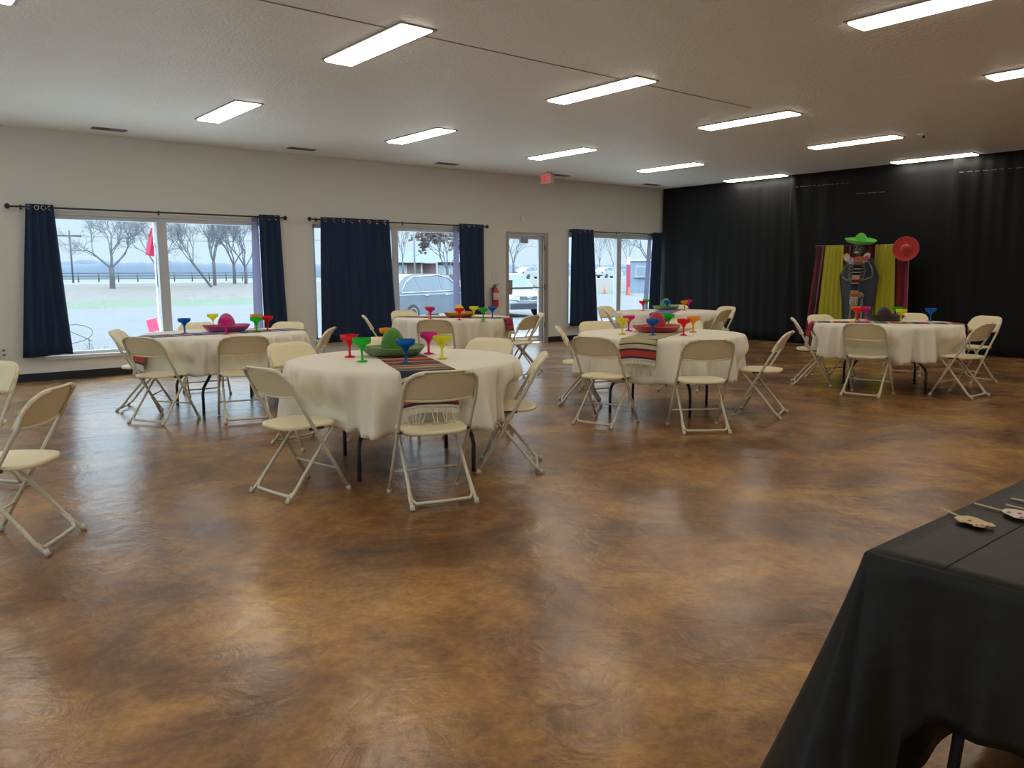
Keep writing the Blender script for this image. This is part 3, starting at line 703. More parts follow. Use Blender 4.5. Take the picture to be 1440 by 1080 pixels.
# ------------------------------------------------------------------ chairs (middle of rear feet, heading)
def hd(p, t, h=None):
    c = TB[t]; return h if h is not None else math.degrees(atan2(c[1]-p[1], c[0]-p[0]))
G = {'green': 'chairs around the nearest table', 'mag': 'chairs around the first window table', 'yel': 'chairs around the second window table', 'red': 'chairs around the middle table', 'far': 'chairs around the far corner table', 'bar': 'chairs around the table before the backdrop'}
for t, x, y, h, lab in CH_: chair(x, y, hd((x, y), t, h), lab, G[t])
chair(.62, 6.02, -145, 'cream folding chair at the left edge, farther of the two, cut off', 'chairs at the left edge of the photo')
chair(.70, 4.46, 146, 'cream folding chair nearest at the left edge, turned sideways', 'chairs at the left edge of the photo')

# ------------------------------------------------------------------ backdrop with skeleton
XB = 13.42
r = tag(empty('serape_backdrop', (XB, 6.9, 0)), 'striped and yellow cloth backdrop standing before the black drape', 'backdrop')
b = MB()
b.tube([(0, -.80, 0), (0, -.80, 1.80)], .016); b.tube([(0, .80, 0), (0, .80, 1.82)], .016)
for s in (-1, 1): b.tube([(-.22, s*.80, .015), (.22, s*.80, .015)], .016)
b.build('stand_frame', M_rod, r)
b = MB(); b.tube([(0, -.84, 1.80), (0, .84, 1.82)], .014); b.build('top_rod', M_rod, r)
M_ser = ramp_mat('serape_vertical', [(0, (.20, .018, .02)), (.12, (.05, .035, .05)), (.2, (.25, .03, .04)), (.28, (.28, .22, .2)), (.3, (.07, .02, .03)), (.45, (.16, .014, .02)), (.55, (.03, .03, .03)), (.62, (.24, .04, .03)), (.76, (.16, .06, .16)), (.82, (.06, .02, .03)), (.92, (.24, .05, .03))], freq=3.3)
def hang(y0t, y1t, y0b, y1b, x, zt, zb, nf, amp, seed):
    rn = random.Random(seed); p = rn.uniform(0, 6)
    def fn(u, v):
        y = (y0t+(y1t-y0t)*u)*(1-v)+(y0b+(y1b-y0b)*u)*v
        return (x+amp*sin(2*pi*nf*u+p+.5*sin(3*v))*(.5+.7*v), y-6.9, zt*(1-v)+zb*v)
    return fn
M_yel = mat('yellow_fabric', (.42, .40, .012), .75, sheen=.2)
b = MB(); b.grid(hang(7.71, 6.07, 7.90, 6.03, .0, 1.815, .03, 17, .022, 1), 170, 10, True, lambda u, v: (u, v)); solid(b.build('serape_cloth', M_ser, r), .003)
b = MB(); b.grid(hang(7.49, 7.16, 7.62, 7.10, -.075, 1.825, .05, 5, .020, 2), 60, 10); solid(b.build('yellow_drape', M_yel, r), .003)
b = MB(); b.grid(hang(6.60, 6.27, 6.68, 6.20, -.075, 1.815, .05, 5, .020, 3), 60, 10); solid(b.build('yellow_drape', M_yel, r), .003)
# coffin-shaped board
r = tag(empty('coffin_board', (13.22, 6.80, 0)), 'dark slate coffin-shaped board behind the skeleton figure', 'board')
poly = [(.15, .02), (-.15, .02), (-.345, 1.28), (-.21, 1.60), (.21, 1.60), (.345, 1.28)]
b = MB(); b.prism(poly, (0, 1, 0), (0, 0, 1), (.03, 0, 0)); b.build('board_panel', mat('slate_blue', (.045, .058, .085), .6), r)
b = MB(); pp = [(-.006, p[0]*.95, 1+(p[1]-1)*.96) for p in poly]; b.tube(pp, .006, 6, closed=True); b.build('edge_line', mat('slate_edge', (.03, .035, .05), .6), r)
b = MB(); b.tube([(.03, 0, 1.2), (.09, 0, .0)], .012); b.build('prop_leg', M_rod, r)
# skeleton
r = tag(empty('skeleton_figure', (13.10, 6.75, -.02)), 'skeleton figure with grey hair wearing the bright green sombrero', 'skeleton')
M_bone = mat('bone', (.22, .19, .15), .6, noise=(30, .25)); M_hair = mat('grey_hair', (.10, .09, .07), .9)
b = MB()
def blob(c, sx_, sy_, sz_, n=14, m=9):
    b.lathe([(1e-3, -1)]+[(sin(pi*k/m), -cos(pi*k/m)) for k in range(1, m)]+[(1e-3, 1)], n)
    for i in range(len(b.v)-n*(m+1), len(b.v)): p = b.v[i]; b.v[i] = (c[0]+p[0]*sx_, c[1]+p[1]*sy_, c[2]+p[2]*sz_)
blob((0, 0, 1.79), .085, .078, .10); blob((-.03, 0, 1.71), .05, .05, .055)
b.tube([(.01, 0, 1.70), (.02, 0, 1.30), (.02, 0, .98)], .018)
for k in range(6):
    z = 1.50-.05*k; w_ = .15-.010*abs(k-2)
    b.tube([(.03+.0*0, 0, z+.03), (.0, w_*.8, z+.02), (-.06, w_, z-.01), (-.11, w_*.6, z-.03), (-.12, .02, z-.03)], .007, 6)
    b.tube([(.03, 0, z+.03), (.0, -w_*.8, z+.02), (-.06, -w_, z-.01), (-.11, -w_*.6, z-.03), (-.12, -.02, z-.03)], .007, 6)
blob((.0, 0, .98), .06, .13, .07)
for s in (-1, 1):
    b.tube([(0, s*.03, 1.58), (0, s*.17, 1.55)], .010, 6)
    b.tube([(0, s*.17, 1.55), (-.02, s*.25, 1.42), (-.03, s*.265, 1.30)], .013, 8)
    b.tube([(-.03, s*.265, 1.30), (-.10, s*.14, 1.24), (-.15, s*.03, 1.27)], .011, 8)
    for f in range(4): b.tube([(-.15, s*.05, 1.265), (-.165, s*.0, 1.245+.014*f), (-.16, -s*.04, 1.24+.014*f)], .005, 5)
    b.tube([(0, s*.09, .96), (-.02, s*.10, .52), (-.01, s*.10, .10)], .018, 8)
    b.tube([(-.01, s*.10, .10), (-.10, s*.11, .03)], .016, 8)
b.build('bones', M_bone, r)
b = MB()
for s in (-1, 1): blob((-.078, s*.032, 1.795), .012, .02, .022, 10, 6)
blob((-.083, 0, 1.75), .006, .010, .014, 8, 6)
b.build('eye_socket', M_dark, r)
b = MB()
for k in range(-4, 5): b.box(-.083, -.076, k*.009-.0035, k*.009+.0035, 1.695, 1.715)
b.build('teeth', mat('teeth', (.6, .57, .48), .5), r)
b = MB(); rn = random.Random(4)
for k in range(70):
    a = rn.uniform(-.2, pi+.2) if k < 45 else rn.uniform(0, 2*pi); a0 = a - pi/2
    x = .07*cos(a0)+.01; y = .082*sin(a0); z = 1.83
    b.tube([(x, y, z), (x*1.25, y*1.28, z-.09), (x*1.2+rn.uniform(-.02, .02), y*1.3+rn.uniform(-.02, .02), z-rn.uniform(.14, .2))], .006, 5)
b.build('hair', M_hair, r)
sombrero(13.09, 6.735, 1.84, (.10, .55, .04), (.20, .60, .14), 'bright green sombrero worn by the skeleton figure', .245, .17, rz=.3)
s_ = [o for o in bpy.data.objects if o.name.startswith('sombrero')][-1]; s_.rotation_euler = (radians(9), radians(-6), .0)
# scarf
r = tag(empty('serape_scarf', (12.90, 6.69, .85)), 'narrow striped serape scarf hanging down the skeleton front', 'scarf')
M_sc = ramp_mat('scarf_stripes', [(0, (.5, .45, .4)), (.05, (.30, .10, .03)), (.12, (.45, .22, .10)), (.20, (.02, .03, .05)), (.32, (.015, .015, .02)), (.36, (.4, .36, .3)), (.38, (.16, .01, .01)), (.46, (.4, .3, .12)), (.52, (.35, .32, .26)), (.56, (.012, .012, .015)), (.62, (.35, .35, .33)), (.64, (.012, .012, .015)), (.70, (.35, .35, .33)), (.72, (.012, .012, .015)), (.80, (.1, .1, .09)), (.86, (.4, .12, .06))], freq=1.0)
b = MB()
b.grid(lambda u, v: (-.02+.012*sin(7*u)-.02*sin(pi*v), (u-.5)*.135-.05*v+.0*v, .06+.70*v), 8, 30, True, lambda u, v: (v*.999, u)); solid(b.build('scarf_cloth', M_sc, r), .004)
b = MB()
for k in range(7): b.tube([(-.02, (k/6-.5)*.12, .06), (-.022, (k/6-.5)*.13, .0), (-.02, (k/6-.5)*.10, -.06)], .005, 5)
b.build('fringe', M_string, r)
r = tag(empty('neck_garland', (13.0, 6.71, 1.56)), 'garland of pale and coloured ribbons around the skeleton neck', 'garland')
rn = random.Random(8); pal = [(.5, .42, .36), (.45, .06, .08), (.5, .5, .5), (.5, .4, .05), (.10, .25, .12), (.5, .2, .15), (.3, .3, .42)]
for k in range(11):
    a = -1.25+2.5*k/10; y = .19*sin(a); z = .10-.13*cos(a)
    b = MB(); n0 = 5
    for q in range(5):
        t = 2*pi*q/5; b.obox((-.06+.01*rn.random(), y+.028*cos(t), z+.028*sin(t)), (.008, 0, .004), (0, .024, rn.uniform(-.01, .01)), (0, rn.uniform(-.01, .01), .022))
    b.lathe([(0, -.01), (.012, 0), (0, .01)], 8, (-.075, y, z))
    b.build('ribbon_flower', mat('ribbon%d' % k, pal[k % 7], .8), r)
b = MB(); b.tube([(-.05, .19*sin(-1.25+.25*k), .10-.13*cos(-1.25+.25*k)) for k in range(11)], .006, 6); b.build('cord', M_string, r)
# red sombrero hung upright on the backdrop's corner
sb = sombrero(0, 0, 0, (.50, .035, .025), (.55, .13, .11), 'red sombrero hung facing out on the right corner of the backdrop', .19, .17)
zax = Vector((-.93, -.30, .10)).normalized(); xax = Vector((0, 0, 1)).cross(zax).normalized(); yax = zax.cross(xax)
mt = Matrix((xax, yax, zax)).transposed().to_4x4(); mt.translation = (13.16, 6.00, 1.72); sb.matrix_world = mt

# ------------------------------------------------------------------ black plastic covered buffet table (near right)
TX0, TX1, TY0, TY1 = 1.63, 3.46, .02, .785
r = tag(empty('folding_table', ((TX0+TX1)/2, (TY0+TY1)/2, 0)), 'rectangular folding table beneath the black plastic cover', 'table')
ox, oy = (TX0+TX1)/2, (TY0+TY1)/2
b = MB(); b.box(TX0+.005-ox, TX1-.005-ox, TY0+.005-oy, TY1-.005-oy, .70, .74); b.build('tabletop', M_wood, r)
for sx_ in (-1, 1):
    for sy_ in (-1, 1):
        b = MB(); b.tube([(sx_*.55, sy_*.26, .70), (sx_*.60, sy_*.28, .35), (sx_*.62, sy_*.30, 0)], .014); b.build('leg', M_tleg, r)
    b = MB(); b.tube([(sx_*.61, -.29, .12), (sx_*.61, .29, .12)], .011); b.build('leg_brace', M_tleg, r)
M_plast = mat('black_plastic_film', (.008, .007, .005), .48, spec=.25, bump=(7, .35, .02))
b = MB(); zt = .748
# outline walked round the top: corner A (TX0,TY1) first
def walk():
    P = []
    def seg(a, c, n, nx, ny, side):
        for k in range(n): t = k/n; P.append((a[0]+(c[0]-a[0])*t, a[1]+(c[1]-a[1])*t, nx, ny, side, t))
    def cor(x, y, a0, n=8):
        for k in range(n): a = a0+pi/2*k/n; P.append((x, y, cos(a), sin(a), 'c%d' % round(a0/(pi/2)), k/n))
    cor(TX0, TY1, pi/2); seg((TX0, TY1), (TX0, TY0), 46, -1, 0, 'w'); cor(TX0, TY0, pi); seg((TX0, TY0), (TX1, TY0), 50, 0, -1, 's')
    cor(TX1, TY0, 1.5*pi); seg((TX1, TY0), (TX1, TY1), 30, 1, 0, 'e'); cor(TX1, TY1, 0); seg((TX1, TY1), (TX0, TY1), 50, 0, 1, 'n')
    return P
P = walk(); N = len(P); K = 14; vs_ = []
for x, y, nx, ny, sd, t in P: vs_.append((x-ox+nx*.0, y-oy+ny*.0, zt))
for j in range(K+1):
    q = j/K
    for i, (x, y, nx, ny, sd, t) in enumerate(P):
        if sd == 'w':
            d_ = (TY1-y)    # metres from the corner
            zb = .44 if d_ > .155 else (.44-.085*(1-(d_-.095)/.06) if d_ > .095 else .12)
            fl = .10*math.exp(-(d_/.06)**2)
            out = .012+.010*sin(26*y)+.006*sin(61*y)
        elif sd.startswith('c'):
            zb = .05 if sd == 'c1' else .2; fl = .24 if sd == 'c1' else .16; out = .01
        else:
            zb = .12 if sd == 'n' else .44; fl = 0; out = .015+.010*sin(18*x)
            if sd == 'n': d_ = x-TX0; fl = .10*math.exp(-(d_/.10)**2); zb = .08
        z = zt-.006-(zt-zb)*q; o_ = .006+out*q+fl*q**1.1
        vs_.append((x+nx*o_-ox, y+ny*o_-oy, z))
b.add(vs_, [(i*N+k, i*N+(k+1) % N, (i+1)*N+(k+1) % N, (i+1)*N+k) for i in range(K+1) for k in range(N)], True)
tv = [(TX0-ox+(TX1-TX0)*i/40, TY0-oy+(TY1-TY0)*j/16, zt+.0) for j in range(17) for i in range(41)]
b.add(tv, [(j*41+i, j*41+i+1, (j+1)*41+i+1, (j+1)*41+i) for j in range(16) for i in range(40)], True)
o = b.build('plastic_table_cover', M_plast); o.location = (ox, oy, 0); solid(o, .0015, 0); tag(o, 'glossy black plastic cover hanging over the table at lower right', 'tablecloth')
b = MB()
b.obox((0, .635-oy, zt+.0016), ((TX1-TX0)/2-.005, 0, 0), (0, .0012, 0), (0, 0, .0004)); b.obox((0, .25-oy, zt+.0016), ((TX1-TX0)/2-.005, 0, 0), (0, .0012, 0), (0, 0, .0004))
c_ = b.build('fold_crease', mat('crease', (.004, .004, .003), .8), o)

# props on sticks lying on it
M_stick = mat('wood_stick', (.55, .42, .22), .6); ZP = zt+.003
def photo_prop(stick, outline, label, mcol, blots=()):
    p0 = onZ(*stick[0], ZP+.003); p1 = onZ(*stick[1], ZP+.003)
    r = tag(empty('photo_prop', (p0.x, p0.y, ZP)), label, 'party prop', 'party props on sticks')
    b = MB(); b.tube([(0, 0, .003), (p1.x-p0.x, p1.y-p0.y, .003)], .0024, 6); b.build('stick', M_stick, r)
    if outline:
        q = [onZ(u, v, ZP+.006) for u, v in outline]
        b = MB(); b.prism([(p.x-p0.x, p.y-p0.y) for p in q], (1, 0, 0), (0, 1, 0), (0, 0, .0018), (0, 0, .006)); b.build('paper_cutout', mcol, r)
    for (u, v, rr, col) in blots:
        c = onZ(u, v, ZP+.008); b = MB(); b.lathe([(0, .0079), (rr, .0079), (rr, .0088), (0, .0088)], 14, (c.x-p0.x, c.y-p0.y, 0), .6); b.build('printed_patch', mat('print', col, .6), r)
def z7(a, c): return (1310+a/11.08, 690+c/11.08)
M_paper = mat('tan_paper', (.56, .42, .24), .6, noise=(25, .15)); M_paper2 = mat('white_paper', (.62, .52, .44), .6, noise=(25, .12))
photo_prop((z7(130, 272), z7(520, 430)), [z7(*p) for p in [(350, 425), (400, 405), (560, 398), (700, 430), (860, 500), (940, 515), (1005, 560), (930, 565), (860, 545), (820, 578), (720, 565), (640, 550), (650, 530), (580, 515), (540, 500), (440, 490)]],
  'tan paper cutout on a stick, nearest on the black cover', M_paper, [(*z7(590, 465), .007, (.45, .06, .04)), (*z7(700, 535), .006, (.5, .2, .12)), (*z7(790, 540), .006, (.45, .1, .1))])
photo_prop((z7(670, 195), z7(1160, 325)), [z7(*p) for p in [(1095, 325), (1120, 298), (1180, 288), (1300, 300), (1440, 325), (1600, 360), (1700, 410), (1640, 450), (1520, 450), (1420, 443), (1300, 425), (1180, 370)]],
  'white oval face cutout on a stick on the black cover', M_paper2, [(*z7(1205, 335), .007, (.25, .22, .08)), (*z7(1370, 355), .007, (.35, .08, .09)), (*z7(1400, 415), .006, (.25, .06, .06))])
photo_prop((z7(1160, 218), z7(1560, 308)), [z7(*p) for p in [(1540, 290), (1640, 280), (1760, 320), (1740, 350), (1600, 335)]], 'party prop stick third from the front, head out of frame', M_paper)
photo_prop((z7(1235, 118), z7(1640, 200)), [z7(*p) for p in [(1620, 190), (1720, 180), (1840, 220), (1820, 250), (1680, 235)]], 'party prop stick farthest back, head out of frame', M_paper2)

# ------------------------------------------------------------------ outdoors
GZ = -.27
def strip(name, y0, y1, z0, z1, m, x0=-80, x1=420, n=1):
    b = MB(); b.add([(x0, y0, z0), (x1, y0, z0), (x1, y1, z1), (x0, y1, z1)], [(0, 1, 2, 3)]); o = b.build(name, m); return struct(o)
M_pale = mat('pale_concrete', (.72, .71, .68), .85, noise=(1, .05))
M_conc = mat('parking_concrete', (.10, .101, .107), .8, noise=(.35, .12)); M_grass = mat('winter_lawn', (.082, .112, .072), .9, noise=(.6, .15)); M_tan = mat('dry_grass', (.125, .11, .10), .95, noise=(1.1, .3)); M_road = mat('road_asphalt', (.13, .13, .135), .8); M_field = mat('pale_field', (.12, .133, .105), .95, noise=(.05, .15))
strip('parking_lot', 16.5, 45, GZ, GZ, M_conc); strip('bounce_strip', 12.02, 16.5, GZ, GZ+.02, M_pale, -12, 60)  # pale strip by the wall, out of view, added to bounce daylight onto the ceiling
b = MB(); b.add([(-12, -10, GZ), (-4.05, -10, GZ), (-4.05, 12.02, GZ), (-12, 12.02, GZ)], [(0, 1, 2, 3)]); struct(b.build('forecourt', M_pale))
strip('lawn', 45, 58, GZ, GZ, M_grass); strip('bank', 58, 76, GZ, .75, M_tan); strip('road', 76, 92, .75, .78, M_road); strip('field', 92, 420, .78, .6, M_field)
# treeline: uncountable woods at the horizon
b = MB()
for row, y in enumerate((240, 252, 266)):
    def wood(u, v):
        x = -130+860*u; h = 4.3+.4*row+.7*sin(x*.021+row)+.35*sin(x*.113+2*row)+.22*sin(x*.37+row)+.16*sin(x*.83+3*row)+.12*sin(x*1.9+row)
        return (x, y+5*v, .3+h*sin(pi/2*v))
    b.grid(wood, 900, 4)
o = b.build('distant_woods', mat('distant_woods', (.10, .125, .165), 1)); tag(o, 'hazy blue line of woods along the horizon', 'woods'); o['kind'] = 'stuff'  # distance haze is put into the blue-grey colour
# bare trees
M_bark = mat('bark', (.085, .085, .092), .95); M_twig = mat('twigs', (.135, .145, .17), .95)
def tree(u, y, zbase, h, spread, label, seed, lean=0, trunk=.2, fork=.28, depth=6, group='bare winter trees outside', leaf=None, x=None):
    d = ray(u, 400); x = y*d.x/d.y if x is None else x
    r = tag(empty('bare_tree', (x, y, zbase)), label, 'tree', group); rn = random.Random(seed)
    bt = MB(); bb = MB(); tips = []
    def grow(p, dr, L, rad, dep):
        mid = p+dr*L*.5+Vector((rn.uniform(-1, 1), rn.uniform(-1, 1), rn.uniform(-.3, 1)))*L*.05
        e = p+dr*L+Vector((rn.uniform(-1, 1), rn.uniform(-1, 1), 0))*L*.05
        bb.tube([p, mid, e], rad, 6 if dep > 4 else (4 if dep > 2 else 3), cap=False, r2=rad*.68)
        if dep <= 0: tips.append(e); return
        for k in range(3 if dep > 2 else 3+(rn.random() < .5)):
            ax = dr.orthogonal().normalized(); ax.rotate(Matrix.Rotation(rn.uniform(0, 6.28), 3, dr))
            ang = rn.uniform(.28, .75)*(1.0 if dep < depth else .9)*spread
            nd = dr.copy(); nd.rotate(Matrix.Rotation(ang, 3, ax)); nd.z += .06 if nd.z > -.1 else .2; nd.normalize()
            grow(e if k else (mid+e)/2, nd, L*rn.uniform(.62, .86), rad*.60, dep-1)
    top = Vector((lean*h*fork, 0, h*fork))
    bt.tube([(0, 0, -.1), (0, 0, .02), top*.5+Vector((.03, 0, 0)), top], trunk, 10, r2=trunk*.8); bt.build('trunk', M_bark, r)
    n0 = 4
    for k in range(n0):
        a = 2*pi*k/n0+rn.uniform(-.4, .4); til = rn.uniform(.25, .75)*spread
        dd = Vector((sin(til)*cos(a)+lean*.5, sin(til)*sin(a)*.8, cos(til))).normalized()
        grow(top*.96, dd, h*(1-fork)*.33, trunk*.40, depth-1)
    bb.build('branches', M_twig, r)
    if leaf:
        bl = MB()
        for t in tips:
            for _ in range(2):
                c = t+Vector((rn.uniform(-.3, .3), rn.uniform(-.3, .3), rn.uniform(-.2, .2))); s = rn.uniform(.07, .14)
                bl.obox(c, (s, rn.uniform(-.05, .05), rn.uniform(-.05, .05)), (rn.uniform(-.05, .05), s*.4, 0), (0, rn.uniform(-.05, .05), s*.8))
        bl.build('leaves', leaf, r)
    return r
tree(158, 70, .40, 6.6, 1.15, 'broad bare tree left of the red flag, first window', 1, trunk=.24, fork=.26)
tree(222, 71, .45, 6.2, 1.05, 'bare tree partly hidden by the first window post', 2, trunk=.16, fork=.30)
tree(297, 70, .40, 5.9, .8, 'bare tree leaning left in the first window', 3, lean=-.70, trunk=.12, fork=.36)
tree(302, 72, .45, 6.4, .85, 'upright bare tree beside the leaning one', 4, trunk=.18, fork=.34)
tree(330, 74, .5, 6.3, .9, 'bare tree near the right of the first window, left of the last', 5, trunk=.17, fork=.30)
tree(346, 74, .5, 6.6, .9, 'bare tree at the right edge of the first window', 6, trunk=.17, fork=.26)
tree(567, 60, .0, 7.0, .6, 'slender bare tree beside the second window post', 7, trunk=.08, fork=.4, depth=5)
M_leaf = mat('brown_leaves', (.15, .12, .12), .9)
tree(629, 66, .3, 6.6, .95, 'tree with brown leaves before the house roof', 8, trunk=.16, fork=.25, depth=5, leaf=M_leaf)
tree(722, 70, .4, 7.6, 1.0, 'tree seen through the upper left of the glass door', 9, trunk=.15, fork=.28, depth=5, leaf=None)
tree(843, 92, .8, 8.5, .6, 'thin bare tree behind the white car at left of the last window', 10, trunk=.10, fork=.3, depth=5)
tree(862, 94, .8, 8.0, .6, 'thin bare tree just left of the last window post', 11, trunk=.10, fork=.3, depth=5)
tree(882, 93, .8, 8.5, .6, 'thin bare tree behind the red and white post', 12, trunk=.10, fork=.3, depth=5)
tree(912, 62, .3, 8.6, 1.1, 'large bare tree above the blue shed', 13, trunk=.18, fork=.3, depth=5)
# fence
y_f = 93; fr = tag(empty('field_fence', (0, y_f, .78)), 'thin wire and post fence across the field behind the trees', 'fence')
x0, x1 = 14, 39
for k in range(14):
    x = x0+(x1-x0)*k/13; b = MB(); b.tube([(x, 0, 0), (x, 0, 1.05)], .06, 6); b.build('post', M_bark, fr)
for z in (.35, .65, .95):
    b = MB(); b.tube([(x0, 0, z), (x1, 0, z)], .04, 5); b.build('rail', M_bark, fr)
def pole(u, y, z0, h, label, cross=True, m=M_bark, rr=.08):
    d = ray(u, 390); x = y*d.x/d.y; r = tag(empty('utility_pole', (x, y, z0)), label, 'utility pole')
    b = MB(); b.tube([(0, 0, 0), (0, 0, h)], rr, 8); b.build('shaft', m, r)
    if cross:
        b = MB(); b.box(-1.0, 1.0, -.06, .06, h-.55, h-.43); b.build('cross_arm', m, r)
        b = MB()
        for z in (h-.45, h-.55): b.tube([(-26, 6, z), (-13, 3, z-.35), (0, 0, z), (13, -3, z-.35), (26, -6, z)], .015, 4)
        b.build('wire', M_dark, r)
    return r
pole(102.5, 85, .78, 4.9, 'wooden utility pole with cross arm left of the broad tree')
pole(583.5, 40, GZ, 7.0, 'pale slim pole in front of the brick house', False, mat('pale_pole', (.22, .23, .25), .6), .055)
# flag on a slim pole and the small sign, just outside the first window
p = onY(220, 400, 15.5)
r = tag(empty('pennant_flag', (p.x, 15.5, GZ)), 'red pennant flag hanging on a thin white pole outside the first window', 'flag')
b = MB(); b.tube([(0, 0, 0), (0, 0, 2.7)], .011, 6); b.build('pole', M_white, r)
def fl_pt(u, v):
    A = onY(209+2*u, 317+3*u, 15.5); 
    top = onY(212.5+3*u, 320, 15.5); bot = onY(205+12*u, 358+3.0*u, 15.5)
    q = top*(1-v)+bot*v; return (q.x-p.x, .03*sin(9*u+2*v), q.z-GZ)
b = MB(); b.grid(fl_pt, 10, 10); solid(b.build('flag_cloth', mat('flag_red', (.42, .02, .07), .7), r), .003)
b = MB(); t1 = fl_pt(.3, 0); b.tube([(t1[0], 0, t1[2]), (0, 0, 2.6)], .004, 5); b.build('tie', M_white, r)
q = onY(219, 457, 15.2)
r = tag(empty('yard_sign', (q.x, 15.2, GZ)), 'small tilted red and white sign outside behind the left table', 'sign')
zz = q.z-GZ
b = MB(); b.obox((-.04, 0, zz), (.10, 0, .02), (0, .01, 0), (-.02, 0, .11)); b.build('sign_panel', mat('sign_red', (.75, .05, .13), .6), r)
b = MB(); b.obox((.07, .0, zz-.0), (.028, 0, .006), (0, .011, 0), (-.02, 0, .11)); b.build('white_panel', M_white, r)
b = MB(); b.tube([(-.05, 0, zz-.1), (-.05, 0, 0)], .008); b.tube([(.05, 0, zz-.1), (.05, 0, 0)], .008); b.build('stake', M_dark, r)
# wire hoop + dry weeds by the sill
q = onY(112, 475, 13.0)
r = tag(empty('wire_hoop', (q.x, 13.0, GZ)), 'bent dark wire hoops standing outside the lower left window', 'wire hoop')
b = MB()
b.tube([(.30*cos(t*pi/8)-.12, .12*sin(t*pi/8), q.z-GZ+.06+.13*sin(t*pi/8+.2)) for t in range(16)], .005, 5, closed=True)
b.tube([(-.32, 0, q.z-GZ+.05), (-.1, .05, q.z-GZ+.09), (.12, 0, q.z-GZ-.03), (.16, 0, q.z-GZ-.06)], .005, 5); b.tube([(-.12, 0, q.z-GZ-.06), (-.14, 0, 0)], .006, 5); b.tube([(.12, 0, q.z-GZ-.03), (.12, 0, 0)], .006, 5)
b.build('wire', M_dark, r)
r = tag(empty('dry_weeds', (q.x+.05, 12.7, GZ)), 'clump of dry pale weeds outside the lower left window', 'weeds'); rn = random.Random(5); b = MB()
for k in range(160):
    x = rn.uniform(-.8, .75); y = rn.uniform(-.2, .2); h = rn.uniform(.35, .72)*(1-.35*abs(x)); b.tube([(x, y, 0), (x+rn.uniform(-.05, .05), y, h*.6), (x+rn.uniform(-.2, .2), y+rn.uniform(-.1, .1), h)], .0035, 3, cap=False)
b.build('stalks', mat('weed', (.22, .21, .18), .9), r)

